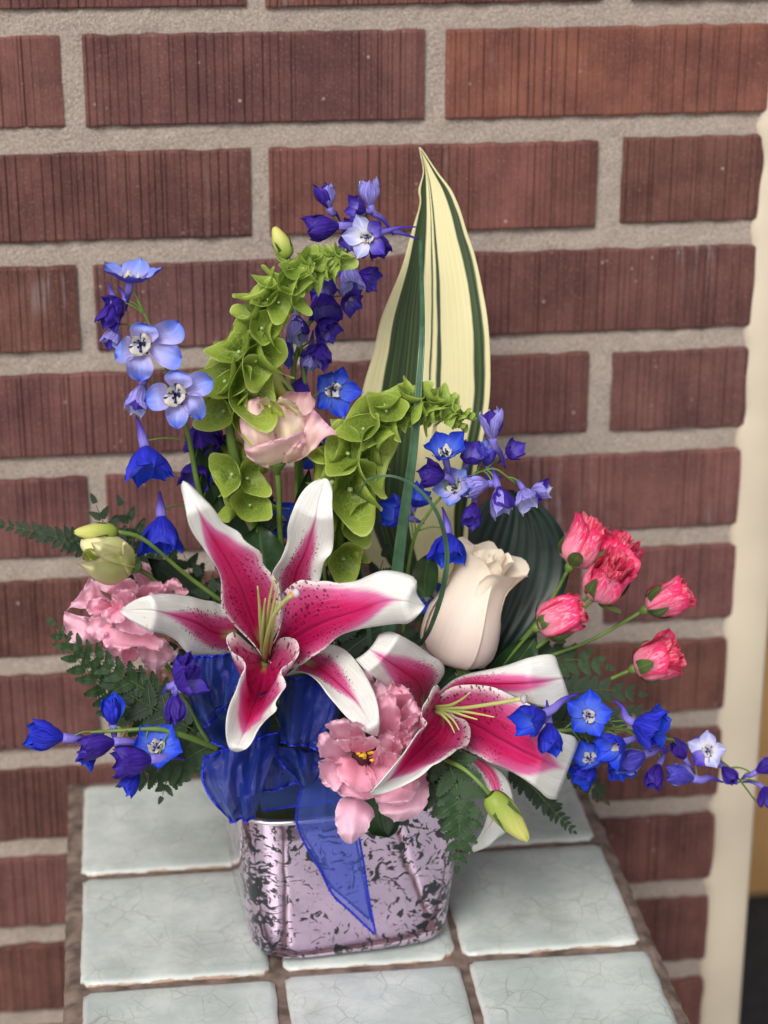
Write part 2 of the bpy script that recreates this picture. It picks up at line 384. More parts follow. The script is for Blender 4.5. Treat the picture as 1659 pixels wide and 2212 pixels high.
def m_delph(name, inner, outer, rimcol, back, vein=.3):
    t = NT(name); u, v, q = t.uv(); au = t.math('ABSOLUTE', u)
    nz = t.noise(t.vec(t.math('MULTIPLY', u, 9), t.math('MULTIPLY', v, 1.3), t.math('MULTIPLY', t.rnd(), 40)), 1, 3, .6)
    c = t.mix(t.ss(v, .15, .8), inner, outer); c = t.mix(t.ss(v, .86, 1.0), c, rimcol)
    c = t.mix(t.math('MULTIPLY', t.ss(au, .28, .0), .45), c, tuple(min(1, x * 1.7 + .04) for x in outer))
    hv = t.n('ShaderNodeHueSaturation', {'Color': c, 'Value': t.math('ADD', t.math('MULTIPLY', nz, vein * 2.2), 1 - vein)}).outputs[0]
    g = t.n('ShaderNodeNewGeometry')
    bk = t.mix(t.ss(nz, .3, .7), tuple(x * .6 for x in back), tuple(x * 1.5 for x in back))
    return t.done(t.mix(g.outputs['Backfacing'], hv, bk), .5, .22, None, t.bump(nz, .45, .0015), .25)

M = {}
M['brick'] = m_brick(); M['mortar'] = m_mortar(); M['tile'] = m_tile(); M['vase'] = m_vase(); M['varieg'] = m_variegated()
M['grout'] = m_plain('brown_grout', (.150, .112, .094), .9, .45, 90, 0, .8, .15)
M['terra'] = m_plain('terracotta', (.45, .15, .06), .9, .2, 200)
M['cream'] = m_plain('cream_paint', (.54, .47, .37), .6, .06, 14, 0, .15)
M['card'] = m_plain('cardboard', (.46, .26, .105), .8, .06, 20)
M['tape'] = m_plain('packing_tape', (.36, .20, .08), .35, .05, 20)
M['dark'] = m_plain('dark_mat', (.016, .016, .017), .9, .3, 60)
M['inner'] = m_plain('dim_interior', (.11, .075, .05), .8, .1, 4)
M['pave'] = m_plain('concrete_paving', (.34, .33, .31), .9, .12, 6, 0, .3)
M['wood'] = m_plain('table_wood', (.09, .055, .035), .7, .3, 20, 0, .3)
M['lilyP'] = m_lily('lily_petal', 1.02, .50, .92); M['lilyS'] = m_lily('lily_sepal', .74, .12, .86)
M['lilyP2'] = m_lily('lily_petal_wide', 1.02, .62, 1.02); M['lilyS2'] = m_lily('lily_sepal_blunt', .80, .35, 1.12)
M['stem'] = m_plain('green_stem', (.13, .22, .045), .45, .25, 60, .1)
M['stemd'] = m_plain('dark_green_stem', (.05, .09, .022), .5, .3, 60)
M['filament'] = m_petal('lily_filament', (.42, .50, .16), (.55, .58, .20), .1, .35, .2)
M['stigma'] = m_plain('lily_stigma', (.36, .32, .36), .5, .3, 300, 0, .4)
M['pollen'] = m_plain('orange_pollen', (.70, .25, .02), .8, .2, 300)
M['yellow'] = m_plain('yellow_anther', (.72, .42, .015), .7, .2, 300)
M['blush'] = m_petal('blush_rose_petal', (.90, .74, .69), (.92, .83, .70), .07, .5, .25, None, 10, None, None, None, .12)
M['peach'] = m_petal('peach_petal', (.90, .74, .60), (.90, .60, .60), .10, .5, .3, (.78, .40, .60), 10, None, None, None, .15)
M['peachin'] = m_petal('pale_inner_petal', (.80, .74, .40), (.92, .76, .64), .10, .5, .3, (.80, .55, .55), 10, None, None, None, .15)
M['pink'] = m_petal('pink_ruffled_petal', (.94, .50, .64), (.97, .63, .77), .08, .6, .36, (.94, .66, .78), 12, None, None, None, .45)
M['pinkd'] = m_petal('rose_pink_petal', (.92, .41, .54), (.96, .54, .69), .08, .6, .36, (.92, .60, .73), 12, None, None, None, .45)
M['spray'] = m_petal('streaked_spray_rose_petal', (.86, .33, .44), (.84, .040, .19), .15, .5, .28, (.76, .030, .13), 12, None, (.88, .32, .44), None, .5)
M['sprayd'] = m_petal('deep_spray_rose_petal', (.75, .20, .24), (.66, .03, .11), .15, .5, .25, None, 12, None, (.75, .22, .28), None, .5)
M['bud'] = m_petal('green_yellow_bud', (.30, .40, .07), (.66, .66, .20), .12, .45, .25, None, 8, None, None, None, .2)
M['budop'] = m_petal('pale_lime_bud_petal', (.55, .62, .20), (.74, .72, .38), .08, .45, .25, (.62, .46, .36), 10, None, None, None, .2)
M['sepal'] = m_leaf('green_sepal', (.07, .12, .03), (.2, .28, .1))
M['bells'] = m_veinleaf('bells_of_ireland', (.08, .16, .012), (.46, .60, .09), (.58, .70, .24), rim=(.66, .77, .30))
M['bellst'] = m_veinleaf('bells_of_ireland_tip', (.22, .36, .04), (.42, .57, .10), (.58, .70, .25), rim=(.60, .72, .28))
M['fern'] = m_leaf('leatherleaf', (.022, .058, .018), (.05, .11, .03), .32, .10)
M['fernd'] = m_leaf('dark_leatherleaf', (.013, .034, .013), (.03, .07, .02), .4, .06)  # darker copy of leatherleaf; shade inside the bouquet put into its colour
M['aspid'] = m_leaf('dark_broad_leaf', (.008, .024, .019), (.02, .05, .03), .42, .04, 30)
M['grass'] = m_leaf('lily_grass', (.045, .105, .058), (.07, .15, .085), .32, .10)
M['ribbon'] = m_ribbon('sheer_blue_ribbon', (.0030, .015, .20), .84)
M['ribbont'] = m_ribbon('sheer_blue_ribbon_single', (.09, .17, .85), .30, .22)
M['budgr'] = m_petal('yellow_green_heart', (.42, .52, .10), (.66, .72, .26), .15, .45, .2)
M['wire'] = m_plain('blue_ribbon_edge', (.008, .022, .46), .4, .6, 700, 0, .8)
M['silver'] = NT('silver_rim').done((.80, .76, .78), .16, 0, None, None, .5, 1.0)
M['dblue'] = m_delph('bright_blue_delphinium', (.09, .17, .72), (.018, .060, .68), (.03, .08, .70), (.020, .028, .46))
M['dperi'] = m_delph('periwinkle_delphinium', (.50, .46, .80), (.19, .27, .84), (.08, .18, .82), (.07, .06, .46), .25)
M['dpale'] = m_delph('pale_lavender_delphinium', (.72, .72, .86), (.40, .42, .80), (.78, .78, .88), (.27, .24, .66), .25)
M['dpurp'] = m_delph('violet_delphinium', (.22, .18, .62), (.060, .032, .40), (.05, .03, .34), (.042, .016, .26), .4)
M['bee'] = m_petal('lilac_bee_petal', (.66, .62, .44), (.56, .55, .78), .15, .5, .2)
M['black'] = m_plain('dark_flower_eye', (.012, .012, .02), .6, .3, 300)
M['lispot'] = m_plain('dark_flower_throat', (.05, .008, .012), .6, .3, 200)

# ------------------------------------------------------------------ ground, wall, doorway
def boxgeo(x0, x1, y0, y1, z0, z1, b=0.0):
    import bmesh
    bm = bmesh.new(); bmesh.ops.create_cube(bm, size=1)
    for v in bm.verts:
        v.co = ((x0 + x1) / 2 + v.co.x * (x1 - x0), (y0 + y1) / 2 + v.co.y * (y1 - y0), (z0 + z1) / 2 + v.co.z * (z1 - z0))
    if b: bmesh.ops.bevel(bm, geom=bm.edges[:], offset=b, segments=2, affect='EDGES', profile=.5)
    bm.verts.index_update()
    V = [tuple(v.co) for v in bm.verts]; f = [tuple(v.index for v in q.verts) for q in bm.faces]; bm.free()
    return V, f, [(0, 0)] * len(V)
def struct(name, geo, mat, smooth=False):
    o = part(name, geo, mat, None, None, smooth); o['kind'] = 'structure'; return o
struct('pavement', ([(-60, -60, 0), (60, -60, 0), (60, .02, 0), (-60, .02, 0)], [(0, 1, 2, 3)], [(0, 0)] * 4), M['pave'])
struct('floor', ([(-60, .02, -.002), (60, .02, -.002), (60, 60, -.002), (-60, 60, -.002)], [(0, 1, 2, 3)], [(0, 0)] * 4), M['dark'])
struct('interior_wall', boxgeo(.1, 3.2, 1.75, 1.85, 0, 2.6), M['inner'])

wall = thing('brick_wall', 'red ribbed brick wall with wide sandy mortar joints rising behind the flowers', 'wall', (0, 0, 0))
BL, BH, HH, GAP = .2032, .065, .0507, .011
def brick_mesh(L, seed):
    r = random.Random(seed); gp = r.uniform(.0030, .0058); xs, ds = [0.0], [0.0]; x = r.uniform(.001, .003)
    while x < L - .004:
        w = r.uniform(.0007, .0015); dp = r.choice((.0003, .0006, .0009, .0014)); 
        xs += [x, x + w * .5, x + w]; ds += [0, dp, r.uniform(0, .0003)]
        x += w + r.uniform(.0010, gp)
    xs.append(L); ds.append(0)
    n = len(xs); V = []
    jt = [noise.noise((q * 90, seed * 5.1, 0)) * .0012 for q in xs]; jb = [noise.noise((q * 90, seed * 5.1, 9)) * .0012 for q in xs]
    for z, off, back in ((0, 1, .03), (0, 1, .0011), (.0013, 0, 0), (HH - .0013, 0, 0), (HH, -1, .0011), (HH, -1, .03)):
        for i in range(n):
            e = .0014 if i in (0, n - 1) else 0
            V.append((xs[i] + (.0006 if i == 0 else 0), back + ds[i] * (back < .02) + e, z + (jb[i] if off == 1 else jt[i] if off == -1 else 0)))
    f = gridfaces(6, n)
    a = len(V); V += [(0, .03, 0), (0, .03, HH), (L, .03, 0), (L, .03, HH)]
    f += [(a, a + 1, 4 * n, 3 * n, 2 * n, n)[::-1], (a + 2, n + n - 1, 3 * n - 1, 4 * n - 1, 5 * n - 1, a + 3)[::-1]]
    return mesh('brick', V, [q[::-1] for q in f], M['brick'], None, False)
full = [brick_mesh(BL - GAP, i) for i in range(6)]; half = [brick_mesh(BL / 2 - .0145, 20 + i) for i in range(4)]
XR = .3965
rb = random.Random(3)
special = {(0, 0): (.125, .050, .046), (0, 1): (.185, .066, .047), (1, 1): (.150, .056, .046), (1, 0): (.115, .045, .040), (2, 1): (.115, .045, .040), (3, 1): (.125, .050, .045), (1, 2): (.125, .05, .04), (3, 2): (.12, .05, .045), (2, 0): (.13, .055, .052)}
for k in range(-4, 19):
    odd = k % 2
    for i in range(-4, 2 + odd):
        x0 = (i - .5 * odd) * BL + GAP / 2; me = full[rb.randrange(6)]
        if odd and i == 2: me = half[rb.randrange(4)]; x0 += .004
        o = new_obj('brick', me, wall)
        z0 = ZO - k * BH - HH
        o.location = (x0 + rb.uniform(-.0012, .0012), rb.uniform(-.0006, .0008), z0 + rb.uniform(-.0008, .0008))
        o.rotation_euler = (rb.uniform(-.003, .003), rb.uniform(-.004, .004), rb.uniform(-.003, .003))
        b = rb.uniform(.85, 1.15) * (1 if k < 6 else .92)  # lower courses darker: the wall's shading is put into the brick colour
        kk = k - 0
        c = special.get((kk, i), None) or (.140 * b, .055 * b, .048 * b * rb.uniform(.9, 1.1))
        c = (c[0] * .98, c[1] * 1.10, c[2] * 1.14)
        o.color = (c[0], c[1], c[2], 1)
# mortar: one rough sheet set back between the bricks, with a solid back
nx, nz = 240, 330; V = []
xs = np.linspace(-.82, XR + .004, nx); zs = np.linspace(.0, ZO + .28, nz)
for z in zs:
    for x in xs:
        a = noise.noise((x * 60, z * 60, 0)) * .0013 + noise.noise((x * 190, z * 190, 4)) * .0011
        V.append((x, .0037 + a, z))
f = [q[::1] for q in gridfaces(nz, nx)]
part('mortar', join([(V, f, None), boxgeo(-.82, XR + .004, .012, .12, 0, ZO + .28)]), M['mortar'], wall)

# door frame with a caulked edge that runs along the brick ends
df = thing('door_frame', 'cream painted door frame running down beside the right end of the brick wall', 'door frame', (XR + .02, .05, 0))
V, U = [], []
zs = np.linspace(0, ZO + .3, 420)
for z in zs:
    ph = ((ZO - z) / BH) % 1; into = .5 + .5 * math.cos(2 * math.pi * (ph - .89)); into = into**3 * (.3 + .7 * abs(noise.noise((round((ZO - z) / BH - .4) * 1.7, 5, 5))) * 1.6)
    xl = XR + .001 - .0045 * into + noise.noise((z * 45, 1, 2)) * .0022
    lean = .006 * (ZO + .05 - z)
    xr = XR + .0215 + .004 + lean
    for x, y in ((xl, .004), (xl + .0012, .0012), (xl + .006, -.0005), (xr - .002, -.0005), (xr, .0015), (xr, .09)): V.append((x, y, z))
part('jamb', (V, gridfaces(420, 6), None), M['cream'], df)
part('frame_head', boxgeo(XR - .02, 1.45, .0, .09, ZO + .301, ZO + .36, .003), M['cream'], df)
bx = thing('cardboard_box', 'tan cardboard box standing on the dark floor beyond the door frame', 'box', (1.0, 1.1, 0))
part('carton', boxgeo(.55, 1.2, .93, 1.35, .0, .352, .004), M['card'], bx)
part('flap', boxgeo(.551, 1.199, .925, 1.13, .353, .356, .001), M['card'], bx)
part('tape', boxgeo(.90, .95, .9285, .93, .12, .352, 0), M['tape'], bx)

# ------------------------------------------------------------------ tiled table
TZ = -.463 + ZO
tabx = [-.0203, .0878, .1890, .2948]; TP = .1113; TY0 = -.0045
tb = thing('tile_table', 'table top of pale green crackled square tiles set in brown grout', 'table', (.137, -.28, 0))
def tile_mesh(w, h, seed, cut=None):
    n = 13; V, U = [], []
    for i in range(n):
        for j in range(n):
            u, v = -1 + 2 * j / (n - 1), -1 + 2 * i / (n - 1)
            u = math.copysign(1 - (1 - abs(u))**1.5, u); v = math.copysign(1 - (1 - abs(v))**1.5, v)
            x, y = u * w / 2, v * h / 2; e = max(abs(u), abs(v))
            cr_ = max(0, abs(u) + abs(v) - 1.93) * .03
            x -= math.copysign(cr_, x); y -= math.copysign(cr_, y)
            if e > .97:
                jj = noise.noise((x * 130 + seed * 9, y * 130, 2)) * .0009
                x += jj * (abs(u) > .97); y += jj * (abs(v) > .97)
            if cut and u > 0 and v < 0:
                s_ = abs(u) + abs(v) - 1.80 - .1 * noise.noise((x * 200, y * 200, 1))
                if s_ > 0: x -= s_ * w * .22; y += s_ * h * .10
            z = -.0013 * max(0, (e - .96) / .04)**2 + noise.noise((x * 25, y * 25, seed)) * .0006
            V.append((x, y, z)); U.append((u, v))
    b = [j for j in range(n)] + [i * n + n - 1 for i in range(1, n)] + [(n - 1) * n + j for j in range(n - 2, -1, -1)] + [i * n for i in range(n - 2, 0, -1)]
    k = len(V)
    for q in b: V.append((V[q][0], V[q][1], -.009)); U.append(tuple(1.08 * c for c in U[q]))
    f = gridfaces(n, n) + [(b[i], k + i, k + (i + 1) % len(b), b[(i + 1) % len(b)]) for i in range(len(b))]
    return mesh('tile', V, f, M['tile'], U)
tm = [tile_mesh(1, 1, 0)] * 0
for r in range(5):
    for c in range(3):
        w = tabx[c + 1] - tabx[c] - .0064; h = TP - .0066
        me = tile_mesh(w, h, r * 3 + c, cut=(r == 1 and c == 1))
        o = new_obj('tile', me, tb)
        o.location = ((tabx[c] + tabx[c + 1]) / 2 + random.uniform(-.0008, .0008) - (.0015 if c == 2 else 0), TY0 - (r + .5) * TP + .0012 * c, TZ + random.uniform(-.0006, .0004))
        o.rotation_euler = (random.uniform(-.004, .004), random.uniform(-.004, .004), math.radians(-.5) + random.uniform(-.007, .007))
        if r == 1 and c == 1:
            ch = [(w / 2 - .012, -h / 2 + .0010, -.0022), (w / 2 - .0008, -h / 2 + .0008, -.0026), (w / 2 - .0008, -h / 2 + .007, -.0022), (w / 2 - .004, -h / 2 + .0052, -.0018)]
            oc = new_obj('tile_body', mesh('tile_body', ch + [(a, b_, -.0085) for a, b_, _ in ch], [(0, 1, 2, 3), (0, 4, 5, 1), (1, 5, 6, 2)], M['terra'], None, False), o)
            oc['label'] = 'bare terracotta chip at the tile corner'
x0, x1, y0, y1 = tabx[0] - .0065, tabx[3] + .0030, TY0 - 5 * TP - .008, TY0 + .006
nx, ny = 150, 240; V = []
for y in np.linspace(y0, y1, ny):
    for x in np.linspace(x0, x1, nx):
        ex = .0016 * (noise.noise((y * 80, 3, x * 3))) * (x in (x0, x1)) if True else 0
        edge = min(x - x0, x1 - x, y - y0, y1 - y)
        V.append((x + noise.noise((x * 50, y * 120, 8)) * .0012, y, TZ - .0028 + noise.noise((x * 110, y * 110, 0)) * .0009 + noise.noise((x * 300, y * 300, 0)) * .0006 - max(0, .004 - edge) * .6))
part('grout', (V, gridfaces(ny, nx), None), M['grout'], tb)
part('table_board', boxgeo(x0 + .001, x1 - .001, y0 + .001, y1 - .001, TZ - .035, TZ - .0085, .002), M['wood'], tb)
for a in (x0 + .03, x1 - .03):
    for b in (y0 + .03, y1 - .03):
        part('leg', boxgeo(a - .018, a + .018, b - .018, b + .018, 0, TZ - .035, .003), M['wood'], tb)

# ------------------------------------------------------------------ vase
VC = np.array([.1262, -.1650, TZ]); VROT = math.radians(5)
def superring(hw, z, k, n=96, cham=0):
    out = []
    for j in range(n):
        a = 2 * math.pi * (j + .5) / n; c, s = math.cos(a), math.sin(a)
        r = (abs(c)**k + abs(s)**k)**(-1 / k) * hw * 1.055
        x, y = r * c, r * s
        ca, sa = math.cos(VROT), math.sin(VROT)
        out.append((VC[0] + x * ca - y * sa, VC[1] + x * sa + y * ca, VC[2] + z, max(0, (r / hw / 1.055 - 1.12) / .18)))
    return out
vs = thing('glass_vase', 'square lilac mercury glass vase with black flaking, standing on the tiled table', 'vase', VC)
VH = .0920
P_ = [(0, .034, 4), (.0008, .043, 4.5), (.003, .0495, 5.2), (.008, .0522, 5.6), (.02, .0536, 5.8), (.045, .0556, 6), (.07, .0570, 6), (VH - .004, .0582, 6), (VH, .0585, 6)]
pa = cr3([(a * 1, b, c * .01) for a, b, c in P_], 44); V, U = [], []
for a, b, c in pa:
    for x, y, z, u in superring(b, a, c * 100, 128): V.append((x, y, z)); U.append((u, a * 10))
part('body', (V, gridfaces(44, 128, True) + [tuple(range(128))[::-1]], U), M['vase'], vs)
V, U = [], []
for a, b in ((VH, .0585), (VH + .0012, .0586), (VH + .0022, .0580), (VH + .0026, .0570), (VH + .0022, .0558), (VH + .0010, .0552)):
    for x, y, z, u in superring(b, a, 6, 128): V.append((x, y, z)); U.append((u, a * 10))
part('rim', (V, gridfaces(6, 128, True), U), M['silver'], vs)
V, U = [], []
for a, b in ((VH + .0010, .0552), (VH - .01, .0545), (.05, .0520)):
    for x, y, z, u in superring(b, a, 6, 128): V.append((x, y, z)); U.append((u, a * 10))
part('inner_wall', (V, gridfaces(3, 128, True), U), M['vase'], vs)
V = [q[:3] for q in superring(.0543, VH - .012, 6.6, 128)]
part('floral_foam', (V, [tuple(range(128))], None), M['fernd'], vs)
NECK = (735, 1700, 0)

# ------------------------------------------------------------------ lilies
def tepal(t, k, L, R, dM, eL, eR, mat, M_=None, ruf=0, seed=0, n=44, name='petal'):
    g = sheet(L, R, dM, eL, eR, M_, n, 15, ruf, 5, seed, k)
    return part(name, g, mat, t, None, True, .00045)
lily = thing('stargazer_lily', 'large open pink and white lily with crimson spots facing forward in the middle', 'lily', P(575, 1430, 40))
tepal(lily, 4, [(600, 850), (560, 705), (615, 600), (650, 500), (652, 420), (690, 300), (740, 205), (800, 148), (872, 126)],
      [(770, 860), (840, 735), (870, 620), (915, 560), (926, 450), (916, 300), (918, 200), (900, 142), (872, 126)],
      [25, 40, 48, 46, 38], [5, 6, 4, 0], [5, 6, 8, 0], M['lilyS'], [(680, 860), (700, 700), (760, 560), (810, 400), (840, 260), (872, 126)], 3, 1)
lsep = tepal(lily, 3, [(1180, 850), (1110, 878), (1060, 860), (1000, 852), (900, 826), (780, 812), (680, 815), (580, 838), (500, 882), (455, 920)],
      [(1200, 1230), (1060, 1210), (920, 1212), (868, 1170), (820, 1115), (740, 1070), (640, 1048), (540, 995), (480, 950), (455, 920)],
      [25, 50, 62, 66, 60, 50], [-4, -6, -6, 0], [-3, -4, -6, 0], M['lilyS'], [(1220, 1080), (1080, 1070), (950, 1000), (800, 950), (640, 915), (455, 920)], 2, 2)
tepal(lily, 4, [(700, 1250), (640, 1300), (690, 1275), (760, 1280), (830, 1330), (890, 1410), (940, 1470), (1000, 1540), (1070, 1602), (1130, 1640), (1182, 1657)],
      [(760, 1120), (850, 1120), (920, 1113), (1000, 1150), (1080, 1240), (1140, 1340), (1180, 1440), (1196, 1540), (1193, 1620), (1182, 1657)],
      [30, 70, 92, 100, 98, 92], [-6, 4, 0, -4, 0], [-8, -8, -6, 0], M['lilyS'], [(740, 1200), (850, 1260), (960, 1350), (1060, 1450), (1130, 1560), (1182, 1657)], 2, 3)
tepal(lily, 4, [(500, 1180), (440, 1100), (330, 990), (262, 880), (250, 700), (165, 560), (75, 420), (40, 270), (20, 175), (33, 143)],
      [(530, 1150), (560, 1090), (605, 980), (608, 810), (575, 715), (510, 640), (497, 570), (445, 532), (395, 495), (362, 445), (270, 390), (215, 310), (140, 230), (70, 162), (33, 143)],
      [38, 62, 82, 88, 84, 78], [12, 10, 3, 6, 0], [10, 12, 0, -4, 0], M['lilyP'], [(510, 1170), (440, 950), (370, 760), (290, 610), (180, 430), (100, 270), (33, 143)], 5, 4)
tepal(lily, 4, [(520, 1170), (590, 1060), (612, 930), (620, 815), (720, 732), (800, 740), (880, 735), (960, 748), (1060, 735), (1130, 705), (1210, 676), (1300, 680), (1400, 712), (1420, 755), (1416, 810), (1466, 882)],
      [(540, 1210), (610, 1262), (720, 1240), (790, 1190), (870, 1140), (960, 1060), (1080, 1020), (1200, 1000), (1300, 987), (1370, 985), (1440, 925), (1466, 882)],
      [38, 66, 86, 98, 100, 92], [8, 10, 2, -6, 0], [8, 10, 4, -4, 0], M['lilyP'], [(530, 1190), (660, 1090), (850, 985), (1060, 915), (1260, 850), (1466, 882)], 5, 5)
tepal(lily, 4, [(500, 1190), (470, 1150), (420, 1110), (340, 1042), (296, 1060), (294, 1105), (325, 1160), (380, 1195), (401, 1245), (372, 1310), (345, 1390), (310, 1470), (290, 1560), (288, 1650), (308, 1730), (348, 1749)],
      [(535, 1190), (560, 1140), (590, 1090), (640, 1068), (700, 1085), (720, 1140), (705, 1190), (655, 1230), (612, 1270), (642, 1350), (612, 1400), (578, 1460), (586, 1500), (530, 1550), (480, 1610), (440, 1690), (400, 1735), (348, 1749)],
      [36, 52, 78, 98, 108, 104], [4, 22, 10, 2, 0], [4, 20, 10, 2, 0], M['lilyP'], [(518, 1205), (515, 1240), (508, 1290), (490, 1370), (450, 1480), (400, 1610), (348, 1749)], 5, 6, 60)
def stamen(t, k, pts, r, mat, name='stamen', label=None):
    return part(name, ptube(zz(k, pts), r, 20, 8), mat, t, label)
for pts in ([(505, 1170, 46), (492, 1000, 70), (485, 880, 84), (474, 765, 94)], [(520, 1170, 46), (530, 980, 72), (545, 850, 86), (571, 712, 94)],
            [(530, 1170, 46), (548, 1000, 72), (570, 870, 86), (598, 745, 94)], [(498, 1170, 46), (505, 1000, 72), (512, 900, 82), (520, 840, 88)], [(540, 1170, 46), (565, 1020, 72), (575, 930, 82), (590, 850, 88)]):
    stamen(lily, 4, pts, [4.6, 4, 3.4, 1.2], M['filament'])
pis = stamen(lily, 4, [(515, 1200, 44), (528, 1080, 66), (560, 960, 86), (620, 870, 100), (690, 812, 110)], [6.5, 5, 4.5, 4.8], M['filament'], 'pistil')
def blob(x, y, d, r, sq=(1, 1, 1), n=8, seed=0, k=0, rough=.25):
    if k: (x, y, d), = zz(k, [(x, y, d)])
    V, U = [], []
    for i in range(n + 1):
        for j in range(n * 2):
            a, b = math.pi * i / n, math.pi * j / n
            p = np.array([math.sin(a) * math.cos(b), math.sin(a) * math.sin(b), math.cos(a)])
            p *= 1 + rough * noise.noise(tuple(p * 1.7 + seed))
            V.append(p * np.array(sq) * r); U.append((b, i / n))
    return xf(frame(x, y, d, (0, 0, 1)), (V, gridfaces(n + 1, n * 2, True), U))
part('stigma', blob(703, 806, 111, 9.5, (1, 1.15, .8), seed=1, k=4), M['stigma'], pis)
part('pollen', blob(682, 806, 111, 6, (.8, 1, .8), seed=5, k=4), M['pollen'], pis)
part('stem', ptube([(572, 1432, 42), (600, 1500, 10), (660, 1620, 0), NECK], [9, 8, 8, 8]), M['stem'], lily)

lil2 = thing('stargazer_lily', 'lower lily above the vase facing right with long pistil and a crimson striped wide petal', 'lily', P(940, 1530, 50))
tepal(lil2, 5, [(700, 660), (610, 570), (520, 490), (440, 430), (390, 390), (345, 340)],
      [(735, 540), (815, 440), (828, 385), (800, 345), (740, 308), (680, 262), (600, 215), (530, 190), (472, 205)],
      [40, 62, 80, 84, 74], [-6, -6, -4], [-8, -8, -6], M['lilyS2'], [(715, 600), (690, 470), (600, 400), (510, 340), (420, 285)], 2, 11)
tepal(lil2, 5, [(800, 530), (815, 505), (880, 452), (960, 420), (1080, 395), (1180, 370), (1280, 335), (1380, 314), (1430, 324), (1447, 370)],
      [(820, 560), (900, 540), (1000, 520), (1100, 520), (1180, 530), (1260, 565), (1330, 592), (1430, 602), (1512, 560)],
      [42, 56, 66, 66, 58], [-6, -8, -6], [4, 2, -4], M['lilyS2'], [(810, 540), (950, 475), (1100, 475), (1300, 468), (1475, 445)], 2, 12)
tepal(lil2, 5, [(865, 850), (930, 880), (990, 922), (1032, 980), (1060, 1050), (1071, 1130), (1062, 1200), (1032, 1280), (992, 1350), (963, 1396)],
      [(915, 835), (1000, 870), (1080, 910), (1140, 950), (1182, 1010), (1204, 1080), (1207, 1150), (1180, 1260), (1120, 1312), (1060, 1362), (963, 1396)],
      [60, 72, 82, 78, 66], [-3, -4, 0], [-8, -10, 0], M['lilyS'], [(890, 845), (1010, 895), (1090, 990), (1115, 1110), (1080, 1240), (963, 1396)], 2, 13)
tepal(lil2, 5, [(790, 620), (795, 560), (830, 515), (900, 485), (1000, 480), (1100, 495), (1180, 530), (1300, 590), (1400, 680), (1460, 738), (1530, 758), (1557, 800)],
      [(830, 680), (900, 800), (960, 840), (1020, 870), (1080, 905), (1180, 945), (1260, 990), (1340, 1050), (1390, 1095), (1440, 1102)],
      [46, 70, 84, 86, 76], [6, 4, -2, -4], [6, 6, 0, -6], M['lilyP2'], [(810, 640), (960, 680), (1140, 775), (1300, 860), (1500, 945)], 4, 14)
tepal(lil2, 5, [(795, 560), (803, 500), (785, 478), (765, 500), (745, 545), (712, 600), (706, 650), (735, 690), (690, 732), (650, 790), (610, 850), (570, 900), (520, 960), (470, 1020), (425, 1066)],
      [(830, 600), (885, 650), (940, 670), (968, 712), (969, 770), (950, 810), (900, 830), (860, 862), (800, 900), (760, 920), (720, 960), (660, 1000), (580, 1040), (500, 1071), (445, 1080), (425, 1066)],
      [48, 58, 80, 104, 118, 120], [0, 24, 14, 4, 0], [0, 20, 14, 4, 0], M['lilyP'], [(812, 610), (820, 660), (800, 730), (730, 800), (650, 880), (540, 985), (425, 1066)], 4, 15, 60)
for pts in ([(780, 600, 60), (860, 590, 78), (920, 560, 88), (970, 520, 95)], [(785, 612, 60), (900, 620, 84), (1000, 635, 96), (1102, 655, 104)], [(785, 620, 60), (870, 625, 84), (940, 648, 96), (1010, 668, 102)],
            [(785, 622, 60), (840, 640, 84), (880, 675, 96), (910, 725, 102)], [(780, 625, 60), (820, 645, 84), (860, 690, 96), (885, 740, 102)]):
    stamen(lil2, 5, pts, [4.2, 3.6, 3, 1.2], M['filament'])
pis = stamen(lil2, 5, [(780, 608, 60), (920, 606, 88), (1080, 585, 106), (1248, 556, 120)], [5, 4.2, 4, 4.6], M['filament'], 'pistil')
part('stigma', blob(1262, 556, 121, 10, (.75, 1.15, .8), seed=3, k=5), M['stigma'], pis)
part('stem', ptube([(940, 1535, 48), (900, 1600, 20), (800, 1680, 0), NECK], [9, 8, 8, 8]), M['stem'], lil2)

# ------------------------------------------------------------------ roses
def rose(t, Fm, size, pr, pz, petals, name='petal', seed=0, solid=0):
    """petals: (angle, half width, radius scale, top, outward curl, material); pr, pz: radius and height profile of the outer body"""
    for q, (a0, hw, rs, top, curl, mat) in enumerate(petals):
        nu, nv = 15, 14; V, U = [], []
        tt = np.linspace(0, 1, len(pr))
        for i in range(nv):
            v = i / (nv - 1)
            for j in range(nu):
                u = -1 + 2 * j / (nu - 1)
                t_ = min(1.0, v * top * (1 - .20 * abs(u)**3))
                c = curl * max(0, (v - .55) / .45)**2 * (1 - .35 * u * u)
                r = float(np.interp(t_, tt, pr)) * rs * (1 + .07 * u) + c + .015
                z = float(np.interp(t_, tt, pz)) - abs(c) * .45
                nn = noise.noise((u * 1.4 + q * 3.7, v * 2.2, seed * 5.3)) * (.045 if size > 200 else .10) * (.3 + v)
                r += nn; z += noise.noise((u * 2.4 + q * 2.1, v, seed * 3.3 + 9)) * .05 * v
                an = a0 + hw * u * (1 - .18 * v * v if curl > .05 else 1)
                V.append((r * math.cos(an), r * math.sin(an), z)); U.append((u, v))
        part(name, xf(Fm, (V, gridfaces(nv, nu), U), size), mat, t)
rz = thing('rose', 'pale blush rose with a pear shaped closed body standing right of the big lily', 'rose', P(990, 1430, 10))
Fm = frame(978, 1430, 12, (.27, .92, .28), .4)
PR = [.10, .245, .305, .318, .30, .255, .212, .19, .195, .235]; PZ = [0, .04, .14, .26, .40, .54, .68, .80, .90, .98]
pl = []
for i in range(4): pl.append((i * 1.62 + .4, 1.15, 1 - .03 * i, 1.0, (.17, .07, .03, .13)[i], M['blush']))
